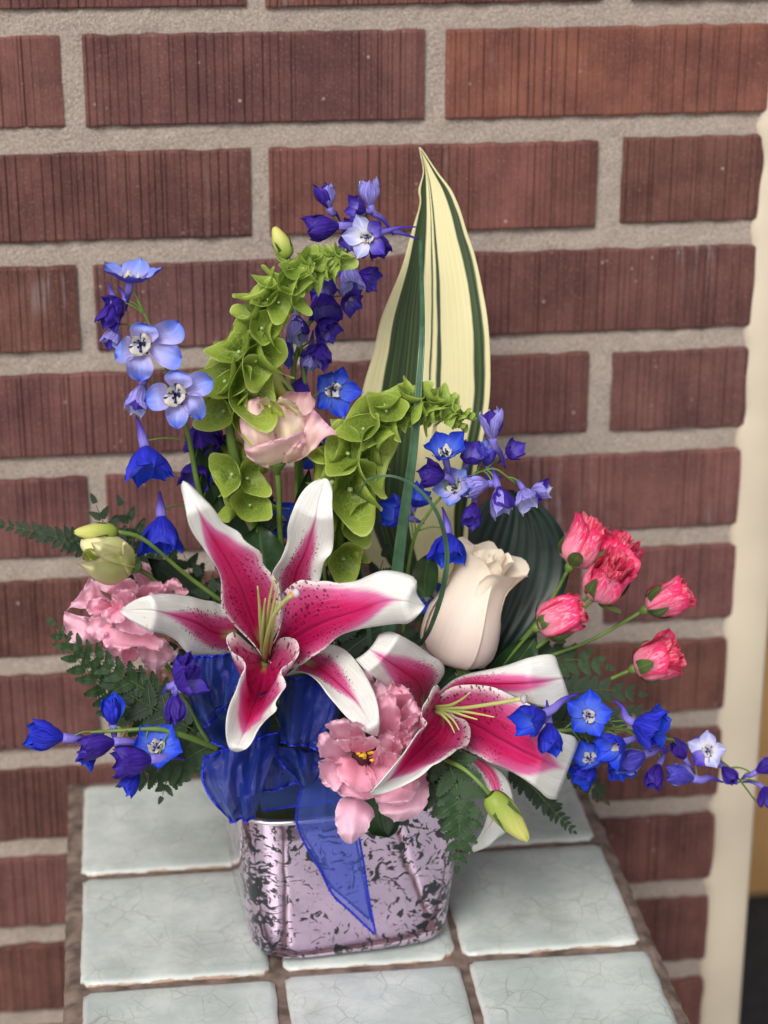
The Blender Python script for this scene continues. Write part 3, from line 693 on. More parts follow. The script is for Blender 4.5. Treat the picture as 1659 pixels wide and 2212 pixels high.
for i in range(4): pl.append((i * 1.7 + 1.0, 1.1, .80 - .05 * i, 1.0, .05, M['blush']))
for i in range(5): pl.append((i * 1.9 + .3, 1.25, .58 - .09 * i, .99, .0, M['blush']))
rose(rz, Fm, 268, PR, PZ, pl, seed=2)
part('stem', ptube([(985, 1428, 12), (950, 1500, 8), (850, 1620, 0), NECK], [8, 7, 7, 7]), M['stem'], rz)
for i in range(4):
    a = i * 1.6; c = .33
    g = []
    V, U = [], []
    for v in np.linspace(0, 1, 8):
        for u in (-1, 0, 1):
            w = .10 * math.sin(math.pi * min(1, v * .85 + .15)) ; an = a + u * w / .3
            V.append(((.1 + c * v * .7) * math.cos(an), (.1 + c * v * .7) * math.sin(an), .02 + .04 * v - .1 * v * v)); U.append((u, v))
    part('sepal', xf(Fm, (V, gridfaces(8, 3), U), 268), M['sepal'], rz)

# peach lisianthus bloom, cup outlines traced petal by petal
pe = thing('lisianthus', 'peach pink half open bloom on a tall stem above the lily', 'lisianthus', P(600, 1005, 0))
for L, R, dM, eL, eR, mat, sd_ in (
    ([(1060, 1900), (980, 1800), (948, 1700), (945, 1620), (985, 1545)], [(1250, 1900), (1300, 1800), (1345, 1700), (1350, 1620), (1300, 1540)], [-6, -16, -20, -20], 4, 4, 'peachin', 1),
    ([(1230, 1850), (1190, 1700), (1175, 1590), (1180, 1530), (1235, 1485)], [(1300, 1850), (1370, 1720), (1400, 1620), (1404, 1550), (1375, 1490)], [4, -4, -8, -6], 5, 8, 'peach', 2), ([(1230, 1600), (1180, 1560), (1175, 1530), (1200, 1515)], [(1330, 1640), (1300, 1580), (1260, 1545), (1200, 1515)], [6, 10, 12], -4, 5, 'peachin', 12), ([(1060, 1600), (1050, 1560), (1070, 1530)], [(1170, 1620), (1150, 1570), (1110, 1525), (1070, 1530)], [4, 8, 10], 4, 6, 'peachin', 13), ([(1150, 1640), (1120, 1580), (1130, 1545)], [(1220, 1650), (1200, 1590), (1175, 1555), (1130, 1545)], [10, 12, 12], 4, 6, 'budgr', 14),
    ([(1110, 1850), (1070, 1700), (1050, 1600), (1062, 1530)], [(1180, 1850), (1200, 1700), (1200, 1600), (1170, 1545)], [4, 2, -4, -8], 8, 3, 'peachin', 3),
    ([(1120, 1900), (1100, 1760), (1080, 1640), (1065, 1540)], [(1300, 1880), (1330, 1780), (1355, 1700), (1364, 1640)], [10, 13, 10, 4], -5, -5, 'peachin', 4),
    ([(1085, 1960), (985, 1890), (955, 1760), (943, 1640), (965, 1560), (1045, 1520)], [(1110, 1962), (1180, 1860), (1165, 1760), (1125, 1640), (1090, 1570), (1060, 1520)], [8, 15, 17, 14, 6], -3, 2, 'peach', 5),
    ([(1215, 1930), (1330, 1850), (1335, 1720), (1350, 1640), (1400, 1603)], [(1250, 1935), (1330, 1905), (1400, 1850), (1470, 1772), (1546, 1752)], [10, 16, 18, 20], -3, 6, 'peach', 6),
    ([(1090, 1962), (1030, 1930), (985, 1880), (980, 1855), (1060, 1815)], [(1220, 1925), (1290, 1890), (1335, 1830), (1345, 1775), (1335, 1738)], [12, 24, 30, 32, 31], -10, -8, 'peach', 7),
    ([(1200, 1930), (1180, 1900), (1220, 1860), (1290, 1790)], [(1250, 1935), (1300, 1905), (1335, 1850), (1345, 1790)], [14, 24, 26, 22], -4, -8, 'peach', 8)):
    part('petal', sheet(L, R, dM, eL, eR, None, 24, 17, 5, 4, sd_, 1, 4), M[mat], pe)
part('stem', ptube([(598, 1003, 4), (603, 1060, 0), (606, 1160, -6), (640, 1400, -8), NECK], [7, 6, 6, 6]), M['stem'], pe)
part('receptacle', ptube([(599, 1022, 4), (598, 1008, 5), (598, 992, 6)], [6, 16, 24], 8, 14), M['stem'], pe)

def ruffle(t, Fm, layers, seed=0, name='petal'):
    """layers: (count, radius px, phi0, phi1, half width, ruffle, material, turn); phi is the lean away from the axis along the petal"""
    for q, (cnt, Rp, p0, p1, hw, amp, mat, turn) in enumerate(layers):
        angs = cnt if isinstance(cnt, list) else [2 * math.pi * c / cnt for c in range(cnt)]
        for c, ab in enumerate(angs):
            r_ = random.Random(seed * 97 + q * 13 + c); nv, nu = 14, 23
            a0 = turn + ab + r_.uniform(-.15, .15); R_ = Rp * r_.uniform(.88, 1.1)
            ph0, ph1 = p0 + r_.uniform(-.12, .12), p1 + r_.uniform(-.2, .2); f1, f2 = r_.uniform(4, 6.5), r_.uniform(0, 6)
            V, U = [], []; r, z = R_ * .06, 0.0; step = R_ / (nv - 1)
            for i in range(nv):
                v = i / (nv - 1); ph = ph0 + (ph1 - ph0) * v**1.4
                if i: r += step * math.sin(ph); z += step * math.cos(ph)
                for j in range(nu):
                    u = -1 + 2 * j / (nu - 1)
                    w = hw * (math.sin(math.pi * min(1, .12 + .55 * v)))
                    sh = 1 - .22 * abs(u)**3 * v
                    an = a0 + u * w
                    wob = amp * R_ * (v**2 * 1.5 * noise.noise((u * 1.5 + c * 4, v * 1.6, seed + q * 3.0)) + v**5 * (.45 * math.sin(f1 * u + f2) + .30 * math.sin(2.3 * f1 * u + f2 * 2)))
                    rr = r * sh + wob * math.cos(ph); z2 = z * sh - wob * math.sin(ph) + R_ * .02 * noise.noise((u * 8, v * 8, c + 9.0)) * v
                    tw = R_ * .22 * v * noise.noise((u * 1.7 + 3, v * 1.2, c * 2.7 + seed))
                    V.append((rr * math.cos(an) - tw * math.sin(an), rr * math.sin(an) + tw * math.cos(an), z2)); U.append((u, v))
            part(name, xf(Fm, (V, gridfaces(nv, nu), U)), mat, t)
lf = thing('lisianthus', 'ruffled full pink bloom half hidden by the left lily petal', 'lisianthus', P(280, 1350, 10))
def traced(t, k, petals, mat, n=20, ruf=7, seed=0):
    for q, (L, R, dM) in enumerate(petals):
        part('petal', sheet(L, R, dM, (5, -3, 6, 2)[q % 4], (-2, 6, 3, 7)[q % 4], None, 26, 21, ruf, 6, seed + q, k, 7), M[mat[q % len(mat)]], t)
traced(lf, 3, (
    ([(600, 800), (540, 690), (548, 612), (592, 596)], [(650, 790), (664, 690), (640, 618), (592, 596)], [0, 6, 4]),
    ([(640, 880), (680, 790), (735, 745), (798, 702)], [(780, 860), (900, 805), (860, 760), (832, 716), (798, 702)], [2, 14, 10]),
    ([(400, 930), (320, 930), (200, 905), (120, 900), (88, 948)], [(420, 880), (340, 810), (285, 725), (255, 705), (180, 815), (88, 948)], [8, 18, 12, 4]),
    ([(480, 900), (410, 830), (330, 790), (285, 735), (332, 698)], [(540, 880), (565, 800), (565, 742), (485, 700), (400, 688), (332, 698)], [8, 20, 18, 10]),
    ([(580, 900), (560, 800), (615, 742), (682, 728)], [(710, 880), (750, 805), (742, 742), (682, 728)], [8, 20, 20, 12]),
    ([(380, 1010), (220, 960), (98, 930), (78, 985)], [(390, 1080), (300, 1130), (200, 1150), (125, 1120), (85, 1050), (78, 985)], [8, 18, 14, 6]),
    ([(420, 1120), (345, 1130), (360, 1200), (442, 1254)], [(500, 1150), (500, 1210), (480, 1250), (442, 1254)], [8, 14, 6]),
    ([(470, 1140), (455, 1220), (492, 1290), (465, 1338), (520, 1364)], [(600, 1180), (565, 1235), (525, 1282), (578, 1332), (520, 1364)], [12, 20, 20, 14]),
    ([(620, 1080), (560, 1160), (598, 1260), (640, 1310), (702, 1348)], [(740, 1100), (800, 1170), (812, 1232), (725, 1290), (702, 1348)], [14, 24, 22, 16]),
    ([(420, 960), (280, 950), (232, 1020), (248, 1085), (302, 1114)], [(440, 1000), (370, 1050), (345, 1102), (302, 1114)], [18, 26, 22]),
    ([(400, 900), (300, 960), (240, 925), (228, 880), (262, 846)], [(460, 880), (420, 870), (350, 835), (300, 835), (262, 846)], [20, 28, 30, 24]),
    ([(470, 920), (400, 840), (420, 790), (480, 770)], [(540, 910), (560, 840), (540, 790), (480, 770)], [18, 28, 28, 24]),
    ([(560, 930), (600, 850), (660, 800), (720, 800)], [(640, 1000), (720, 930), (760, 860), (720, 800)], [16, 26, 26, 20]),
    ([(420, 920), (330, 990), (322, 1085), (370, 1155), (450, 1188)], [(560, 1000), (700, 1085), (735, 1142), (700, 1186), (600, 1156), (520, 1164), (450, 1188)], [22, 36, 38, 34]),
    ([(400, 890), (365, 970), (420, 1040), (500, 1066)], [(540, 900), (640, 990), (672, 1060), (580, 1082), (500, 1066)], [28, 40, 42, 38]),
    ([(380, 900), (330, 930), (340, 985), (400, 1010)], [(480, 890), (490, 950), (460, 1000), (400, 1010)], [30, 42, 44, 40]),
    ([(400, 890), (395, 850), (430, 830), (470, 850)], [(480, 940), (520, 910), (510, 870), (470, 850)], [32, 42, 44])), ('pink', 'pinkd', 'pink'), seed=60)
part('stem', ptube([(285, 1345, 0), (400, 1480, 0), (600, 1640, 0), NECK], [7, 6, 6, 6]), M['stem'], lf)

lb = thing('lisianthus', 'ruffled pink bloom turned upward between the two lilies', 'lisianthus', P(850, 1540, 50))
traced(lb, 5, (
    ([(480, 700), (430, 590), (395, 470), (378, 405), (396, 374)], [(500, 690), (470, 590), (445, 480), (424, 410), (396, 374)], [50, 58, 56, 50]),
    ([(500, 680), (462, 580), (448, 500), (468, 428), (522, 412)], [(620, 640), (612, 540), (565, 480), (535, 440), (522, 412)], [54, 66, 62, 54]),
    ([(520, 640), (505, 545), (528, 490), (562, 466)], [(650, 640), (668, 575), (642, 515), (612, 486), (562, 466)], [58, 70, 68, 60]),
    ([(560, 660), (600, 600), (648, 538), (668, 570)], [(600, 720), (668, 690), (700, 645), (690, 605), (668, 570)], [62, 72, 70, 62]),
    ([(540, 740), (600, 690), (660, 636), (704, 660)], [(560, 800), (625, 800), (690, 740), (712, 700), (704, 660)], [66, 76, 74, 66]),
    ([(470, 780), (452, 680), (455, 600), (488, 538), (522, 526)], [(560, 780), (592, 690), (580, 600), (556, 548), (522, 526)], [66, 78, 78, 72]),
    ([(500, 800), (548, 735), (620, 736), (664, 770)], [(530, 850), (575, 850), (630, 826), (650, 795), (664, 770)], [70, 82, 80, 74]),
    ([(490, 920), (470, 830), (480, 760), (530, 730)], [(570, 900), (600, 830), (580, 770), (530, 730)], [72, 82, 82, 78]),
    ([(520, 860), (540, 800), (560, 760), (590, 745)], [(560, 870), (600, 830), (610, 780), (590, 745)], [76, 84, 84])), ('pink', 'pink', 'pinkd'), seed=90, ruf=8)
lc = thing('lisianthus', 'open pink bloom with yellow anthers in a dark throat hanging over the vase rim', 'lisianthus', P(780, 1640, 70))
traced(lc, 5, (
    ([(340, 830), (260, 800), (205, 745), (188, 690), (258, 662)], [(420, 810), (395, 740), (345, 695), (312, 668), (258, 662)], [66, 82, 86, 78]),
    ([(345, 850), (280, 800), (225, 760), (190, 735), (146, 752)], [(340, 920), (270, 915), (190, 890), (150, 860), (138, 800), (146, 752)], [66, 84, 88, 80]),
    ([(400, 880), (470, 850), (560, 850), (620, 880)], [(400, 960), (470, 1030), (560, 1060), (640, 1020), (650, 940), (620, 880)], [66, 84, 86, 78]),
    ([(345, 880), (240, 875), (150, 890), (146, 960), (168, 1018)], [(370, 930), (320, 970), (270, 1020), (240, 1058), (168, 1018)], [66, 88, 90, 84]),
    ([(350, 890), (262, 970), (228, 1040), (270, 1080), (350, 1098), (412, 1108)], [(440, 930), (500, 1000), (480, 1060), (445, 1092), (412, 1108)], [68, 90, 94, 90]),
    ([(345, 870), (268, 865), (246, 940), (268, 1005), (330, 1056)], [(410, 915), (455, 975), (440, 1040), (395, 1066), (330, 1056)], [68, 94, 104, 100]),
    ([(400, 900), (390, 940), (420, 1000), (440, 1040)], [(450, 890), (520, 920), (520, 990), (440, 1040)], [68, 92, 98, 98]),
    ([(340, 830), (300, 845), (258, 812), (235, 775), (290, 785)], [(385, 820), (372, 790), (345, 772), (290, 785)], [78, 96, 102, 98]),
    ([(345, 850), (312, 820), (322, 768), (368, 756)], [(405, 845), (408, 800), (394, 768), (368, 756)], [78, 100, 106, 104]),
    ([(385, 850), (372, 800), (398, 768), (442, 756)], [(440, 830), (472, 806), (480, 786), (442, 756)], [78, 102, 108, 104]),
    ([(335, 790), (305, 730), (322, 690), (350, 678)], [(395, 780), (398, 712), (378, 690), (350, 678)], [76, 96, 102, 98]),
    ([(430, 915), (436, 870), (455, 830), (474, 808)], [(450, 920), (472, 872), (480, 832), (474, 808)], [78, 94, 102, 104])), ('pink', 'pink', 'pinkd'), seed=120)
for L, R, dM, sd_ in (([(330, 1090), (270, 1095), (237, 1160), (240, 1250), (275, 1325), (320, 1345)], [(370, 1095), (430, 1140), (450, 1190), (430, 1220), (405, 1280), (320, 1345)], [66, 76, 78, 74], 1),
                      ([(520, 1060), (450, 1080), (460, 1120), (490, 1180), (560, 1220)], [(640, 1000), (735, 960), (747, 1030), (735, 1120), (680, 1190), (600, 1222)], [60, 78, 80, 72], 2),
                      ([(430, 1000), (420, 1060), (470, 1110), (560, 1135)], [(640, 900), (690, 980), (686, 1050), (640, 1110), (570, 1136)], [60, 88, 90, 82], 3)):
    part('petal', sheet(L, R, [x + 10 for x in dM], -4, -5, None, 26, 17, 4, 4, sd_ + 20, 5, 5), M['pink'], lc)
th = part('throat', blob(786, 1634, 74, 22, (1.2, .9, .5), seed=2), M['lispot'], lc)
for i in range(9):
    part('anther', blob(768 + random.uniform(0, 40), 1634 + random.uniform(-10, 12), 92 + random.uniform(-2, 5), random.uniform(3.5, 6), (1.3, .8, .8), 5, i), M['yellow'], th)

# ------------------------------------------------------------------ buds
def bud(label, base, tip, r, d0, d1, mats, stem, open_=0, name='lisianthus_bud', seed=0, nsep=4, group='lisianthus buds'):
    b0, b1 = P(*base, d0), P(*tip, d1)
    t = thing(name, label, 'flower bud', b0, group); L = np.linalg.norm(b1 - b0); k = pxm(b0)
    loc = RM.T @ (b1 - b0); Fm = frame(base[0], base[1], d0, loc, seed)
    Lp = L / k
    for q in range(4):                       # four petals wound round one another
        V, U = [], []
        for v in np.linspace(0, 1, 18):
            for u in np.linspace(-1, 1, 11):
                an = q * math.pi / 2 + u * 1.25 + v * 1.5
                rr = r * (math.sin(math.pi * min(1, .13 + .80 * v**.72))**.8) * (1 + .07 * u) * (1 + open_ * max(0, v - .5) * 1.5)
                if v > .93: rr *= 1 - (v - .93) * 6 * (1 - open_)
                V.append((rr * math.cos(an), rr * math.sin(an), Lp * v * (1 - .10 * abs(u)**3))); U.append((u, v))
        part('petal', xf(Fm, (V, gridfaces(18, 11), U)), mats[0], t)
    if open_:
        for q in range(6):
            V, U = [], []
            for v in np.linspace(0, 1, 12):
                for u in np.linspace(-1, 1, 7):
                    an = q * 1.1 + u * .9 + v; rr = r * (.25 + .10 * (q % 3)) * (.7 + .5 * v) * (1 + .08 * u) + r * .12 * v * noise.noise((u * 2, v * 3, q * 1.7))
                    V.append((rr * math.cos(an), rr * math.sin(an), Lp * (v * (.80 - .03 * q) - .06 * u * u))); U.append((u, v))
            part('petal', xf(Fm, (V, gridfaces(12, 7), U)), mats[0], t)
    for q in range(nsep):
        V, U = [], []
        a = q * 2 * math.pi / nsep + .4
        for v in np.linspace(0, 1, 12):
            for u in (-1, -.4, .4, 1):
                w = .34 * (1 - v)**.8; an = a + u * w
                rr = r * (math.sin(math.pi * min(1, .10 + .8 * (v * .55)**.85))**.75) * 1.06 + .05 * r * v + r * .35 * max(0, v - .6)
                V.append((rr * math.cos(an), rr * math.sin(an), Lp * v * .62 - 1)); U.append((u, v))
        part('sepal', xf(Fm, (V, gridfaces(12, 4), U)), M['sepal'], t)
    if stem: part('stem', ptube([(base[0], base[1], d0)] + stem, [5.5, 4.6, 5, 5]), M['stem'], t)
    return t
bud('slim closed yellow green bud poking up behind the top of the bells', (622, 556), (592, 490), 20, -26, -30, (M['bud'],), [(640, 640, -30), (655, 800, -25), (690, 1100, -15), NECK], seed=.3)
bud('closed yellow green bud leaning left just above the peach bloom', (628, 868), (566, 790), 22, -14, -8, (M['bud'],), [(640, 980, -12), (650, 1200, -10), NECK], seed=1.0)
bud('small closed lime bud lying above the opening pale bud', (250, 1148), (160, 1150), 20, 22, 30, (M['bud'],), [(310, 1165, 20), (400, 1240, 10), (480, 1300, 5)], seed=.7, group='lisianthus buds')
bo = thing('lisianthus_bud', 'opening pale lime bud with rosy edges above the left pink bloom', 'flower bud', P(284, 1228, 24), 'lisianthus buds')
for L, R, dM, eL, eR, mt in (
    ([(545, 590), (520, 500), (460, 448), (400, 426), (300, 442), (198, 452)], [(545, 630), (460, 600), (380, 580), (290, 570), (225, 545), (192, 500), (198, 452)], [24, 34, 36, 30], -6, 3, 'budop'),
    ([(380, 600), (290, 520), (225, 520), (205, 560)], [(380, 640), (300, 640), (240, 610), (205, 560)], [28, 36, 36], 5, 5, 'budgr'),
    ([(340, 600), (270, 540), (240, 520), (235, 545)], [(340, 620), (280, 600), (250, 580), (235, 545)], [34, 42, 42], 6, 5, 'budgr'),
    ([(548, 600), (450, 520), (370, 490), (300, 470), (262, 478)], [(548, 640), (470, 620), (390, 600), (310, 560), (262, 478)], [28, 46, 48, 42], -3, 6, 'budop'),
    ([(548, 600), (440, 556), (370, 548), (310, 580), (250, 600), (168, 606)], [(545, 655), (500, 705), (410, 754), (330, 742), (265, 700), (212, 648), (168, 606)], [28, 50, 54, 44], 4, -10, 'budop'),
    ([(550, 570), (540, 520), (500, 480), (462, 470)], [(548, 660), (515, 690), (480, 640), (470, 560), (462, 470)], [28, 44, 50, 46], 2, -2, 'budop')):
    part('petal', sheet(L, R, dM, eL, eR, None, 22, 15, 6, 5, len(bo.children) + 200, 3), M[mt], bo)
part('calyx', ptube(zz(3, [(575, 648, 22), (555, 635, 25), (535, 620, 28)]), [6, 15, 20], 8, 14), M['sepal'], bo)
part('stem', ptube(zz(3, [(570, 645, 22), (640, 690, 16), (700, 740, 12), (900, 830, 5)]), [6, 5.5, 5, 5]), M['stem'], bo)
bud('closed lime bud drooping at the lower right of the vase', (1058, 1716), (1140, 1816), 29, 100, 108, (M['bud'],), [(1035, 1690, 98), (1000, 1660, 92), (960, 1640, 80)], seed=.5)

# ------------------------------------------------------------------ spray roses
def spray(label, base, tip, r, d0, d1, stem, seed, hi=None):
    hi = (1, 1.6, .7, 1.9, 1.2, .5, 1.5)[seed] if hi is None else hi
    b0, b1 = P(*base, d0), P(*tip, d1)
    t = thing('spray_rose', label, 'rose', b0, 'small streaked pink roses at the right')
    loc = RM.T @ (b1 - b0); Fm = frame(base[0], base[1], d0, loc, seed * 1.3); Lp = np.linalg.norm(b1 - b0) / pxm(b0)
    w = r / Lp * (1, 1.02, .92, 1.0, .95, .86, 1.05)[seed]
    pr = [.05 * 1, w * .78, w, w * 1.0, w * .93, w * .85, w * .86]; pz = [0, .1, .26, .45, .65, .84, 1.0]
    pl = []
    for i in range(4): pl.append((i * 1.62 + seed, 1.0, 1.0 - .03 * i, (1.0, .86, .94, .90)[i], (.09, .03, .06, .04)[i] * hi, M['spray']))
    for i in range(4): pl.append((i * 1.7 + .8 + seed, 1.05, .80 - .07 * i, 1.0, .03, M['sprayd']))
    for i in range(4): pl.append((i * 1.9 + .3 + seed, 1.2, .5 - .1 * i, 1.0, .0, M['sprayd']))
    rose(t, Fm, Lp, pr, pz, pl, seed=seed * 3)
    for q in range(5):
        V, U = [], []; a = q * 1.257 + seed * .7; out = (0, .15, .9, .1, .5)[(q + int(seed)) % 5]
        for v in np.linspace(0, 1, 12):
            for u in (-1, -.3, .3, 1):
                an = a + u * .50 * (1 - v)**.7 * (1 if v > .1 else .8)
                rr = float(np.interp(v * .75, np.linspace(0, 1, 7), pr)) * 1.07 + .01 + out * .35 * v**2
                V.append((rr * math.cos(an), rr * math.sin(an), (.50 + .20 * ((q + int(seed)) % 3 == 0)) * v * (1 - .35 * out * v) - .01)); U.append((u, v))
        part('sepal', xf(Fm, (V, gridfaces(12, 4), U), Lp), M['sepal'], t)
    n = (b1 - b0) / np.linalg.norm(b1 - b0); k = pxm(b0)
    part('hip', tube([b0 - n * k * 16, b0 - n * k * 8, b0 + n * k * 2, b0 + n * k * 8], np.array([4.5, 10, 11.5, 9]) * k, 10, 10), M['stem'], t)
    e = b0 - n * k * 12
    part('stem', tube([e] + [P(*q) for q in stem], np.array([4, 3.8, 4.4, 5]) * k, 8, 20), M['stem'], t)
spray('small streaked pink rose with a large green sepal, topmost and leftmost of the upper cluster', (1232, 1222), (1290, 1122), 40, 5, 0, [(1195, 1290, 0), (1130, 1380, 0), (1050, 1460, 0)], 1)
spray('small streaked pink rose at the upper right of the cluster, behind the lower bloom', (1290, 1262), (1362, 1160), 44, 8, 8, [(1250, 1310, 4), (1160, 1400, 2), (1060, 1470, 0)], 2)
spray('small streaked pink rose at the front of the cluster above a curled sepal', (1288, 1288), (1342, 1208), 44, 22, 34, [(1265, 1310, 18), (1190, 1375, 8), (1090, 1450, 0)], 3)
spray('small streaked pink rose lowest and nearest to the blush rose', (1162, 1355), (1262, 1312), 44, 12, 16, [(1125, 1390, 8), (1090, 1430, 4), (1040, 1480, 0)], 4)
spray('small streaked pink rose farthest right, pointing right above its drooping stalk', (1396, 1316), (1490, 1272), 38, 10, 14, [(1350, 1342, 8), (1260, 1390, 4), (1090, 1450, 0)], 5)
spray('small round streaked pink rose at the end of a straight stem, lowest on the right', (1372, 1444), (1470, 1406), 40, 14, 22, [(1320, 1466, 10), (1240, 1500, 6), (1100, 1540, 0)], 6)

# ------------------------------------------------------------------ bells of Ireland
def bell_mesh(seed, mat):
    r_ = random.Random(seed); ns, nv = 30, 9; V, U = [], []
    el = r_.uniform(.44, .74); ph = r_.uniform(0, 6); fold = r_.uniform(.16, .36)
    for i in range(nv):
        t = i / (nv - 1)
        for j in range(ns):
            a = 2 * math.pi * j / ns
            r = .10 + .9 * t**.85; r *= 1 + t * t * (.05 * math.cos(5 * a + ph) + .05 * noise.noise((math.cos(a) * 1.5, math.sin(a) * 1.5, seed)))
            z = .90 * t**1.15 + fold * t * t * math.cos(2 * a) + .07 * t * t * math.sin(3 * a + ph) - .10 * max(0, t - .85) / .15
            V.append((r * math.cos(a), r * (el + .22 * math.sin(math.pi * t)) * math.sin(a), z)); U.append((a / 2 / math.pi * 2.4, t))
    n0 = len(V); F_ = gridfaces(nv, ns, True)
    if seed < 9:
        for i in range(4):
            for j in range(6):
                b = math.pi * 2 * j / 6; q = math.pi * i / 3
                V.append((.08 * math.sin(q) * math.cos(b), .08 * math.sin(q) * math.sin(b), .28 - .09 * math.cos(q))); U.append((.5, .999))
        F_ += [tuple(n0 + v for v in q) for q in gridfaces(4, 6, True)]
    return mesh('bell', V, F_, mat, U)
BM = [bell_mesh(i, M['bells']) for i in range(6)]; BT = [bell_mesh(i + 9, M['bellst']) for i in range(4)]
for m_ in BM + BT: pass
def mat4(M_): return Matrix([[float(c) for c in r] for r in M_])
def bells(label, stem, r0, whorls, sizefn, seed):
    pts = [P(*q) for q in stem]; c = cr3(pts, 200); k = pxm(pts[0])
    t = thing('bells_of_ireland', label, 'bells of Ireland', pts[0], 'bells of Ireland stalks')
    part('stem', tube(c[::6], np.array([r0, r0 * .9, r0 * .6, r0 * .25]) * k, 8), M['stem'], t)
    r_ = random.Random(seed); view = RM @ np.array([0, 0, 1.0])
    for wi, (s, cnt) in enumerate(whorls):
        i = int(s * 199); p = c[i]; T = c[min(i + 3, 199)] - c[max(i - 3, 0)]; T /= np.linalg.norm(T)
        A = np.cross(T, view); A /= np.linalg.norm(A); B = np.cross(A, T)
        for q in range(cnt):
            a = 2 * math.pi * q / cnt + wi * .55 + r_.uniform(-.3, .3); p = c[int(np.clip(i + r_.uniform(-3, 3), 0, 199))]; sz = sizefn(s) * r_.uniform(.70, 1.12) * k
            rad = math.cos(a) * A + math.sin(a) * B
            lift = .18 + .85 * max(0, s - .35)
            z = rad * .9 + T * lift + rng.uniform(-.3, .3, 3); z /= np.linalg.norm(z)
            x = np.cross(T, z); x /= np.linalg.norm(x); y = np.cross(z, x)
            tw = math.pi / 2 + r_.uniform(-.8, .8); x, y = math.cos(tw) * x + math.sin(tw) * y, -math.sin(tw) * x + math.cos(tw) * y
            Mx = np.eye(4); Mx[:3, :3] = np.stack([x, y, z], 1) * sz; Mx[:3, 3] = p + rad * r0 * .9 * k
            o = new_obj('bell', (BT if s > .82 else BM)[r_.randrange(4 if s > .82 else 6)], t); o.matrix_basis = mat4(Mx)
    return t
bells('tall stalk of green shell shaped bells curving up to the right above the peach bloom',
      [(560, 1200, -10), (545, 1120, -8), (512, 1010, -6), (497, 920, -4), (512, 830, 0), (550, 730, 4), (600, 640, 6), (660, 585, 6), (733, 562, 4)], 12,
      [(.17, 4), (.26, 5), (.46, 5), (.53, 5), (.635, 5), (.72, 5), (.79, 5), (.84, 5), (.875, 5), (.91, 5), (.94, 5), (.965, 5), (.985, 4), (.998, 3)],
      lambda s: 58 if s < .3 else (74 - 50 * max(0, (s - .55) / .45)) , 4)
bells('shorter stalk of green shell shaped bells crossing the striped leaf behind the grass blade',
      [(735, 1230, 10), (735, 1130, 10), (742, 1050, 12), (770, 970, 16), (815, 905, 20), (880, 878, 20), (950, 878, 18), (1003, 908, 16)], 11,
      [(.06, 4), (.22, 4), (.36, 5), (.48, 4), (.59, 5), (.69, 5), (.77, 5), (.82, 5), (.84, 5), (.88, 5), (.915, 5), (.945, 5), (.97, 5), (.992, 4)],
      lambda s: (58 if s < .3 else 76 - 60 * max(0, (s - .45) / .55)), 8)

# ------------------------------------------------------------------ delphinium sprays
def sepal_mesh(kind, seed, mat):
    r_ = random.Random(seed * 7 + kind); V, U = [], []; nv, nu = 10, 9
    wid = r_.uniform(.38, .48) if kind != 2 else r_.uniform(.32, .40)
    for i in range(nv):
        v = i / (nv - 1); w = wid * (.22 + .78 * math.sin(math.pi * min(1, .02 + .80 * v)))* max(0.02, 1 - max(0, (v - .60) / .40)**2)**.62
        for j in range(nu):
            u = -1 + 2 * j / (nu - 1)
            cup = (.30 if kind == 2 else .16) * u * u * w / .4 * (1 - .3 * v) + .10 * math.sin(math.pi * v) * -1
            rf = .15 * v * noise.noise((u * 1.9, v * 4.0, seed * 2.9)) + .05 * v * abs(u) * math.sin(9 * v + seed)
            V.append((v * (1 - .08 * u * u + .05 * v * noise.noise((u * 2.6, seed * 1.7, 5))) + .05, u * w, cup + rf + (.14 * v * v if kind == 2 else -.10 * v * v))); U.append((u, v))
    return mesh('sepal', V, [q[::-1] for q in gridfaces(nv, nu)], mat, U)
SEP = {}
for mk in ('dblue', 'dperi', 'dpale', 'dpurp'):
    SEP[mk] = {k: [sepal_mesh(k, i, M[mk]) for i in range(4)] for k in (0, 2)}
def bee_mesh():
    gs = []
    for q in range(4):
        V, U = [], []; a0 = q * 1.57 + .6; k = (1, .8, 1.15, .9)[q]
        for v in np.linspace(0, 1, 7):
            for u in (-1, -.5, 0, .5, 1):
                w = .19 * k * math.sin(math.pi * (.12 + .74 * v)); r = .05 + .24 * v * k; z = .06 + .22 * v + .10 * v * v - .16 * u * u * v
                V.append((r * math.cos(a0) - u * w * math.sin(a0), r * math.sin(a0) + u * w * math.cos(a0), z)); U.append((u, 1 - v))
        gs.append((V, gridfaces(7, 5), U))
    return mesh('bee', *join(gs)[:2], M['bee'], join(gs)[2])
BEE = bee_mesh()
def eye_mesh():
    gs = []
    for q in range(10):
        a = q * .63; r1 = .10 + .10 * (q % 3)
        gs.append(tube([(.03 * math.cos(a), .03 * math.sin(a), 0), (r1 * .7 * math.cos(a), r1 * .7 * math.sin(a), .14), (r1 * math.cos(a), r1 * math.sin(a), .20)], [.025, .02, .045], 5))
    return mesh('eye', *join(gs)[:2], M['black'], join(gs)[2])
EYE = eye_mesh()
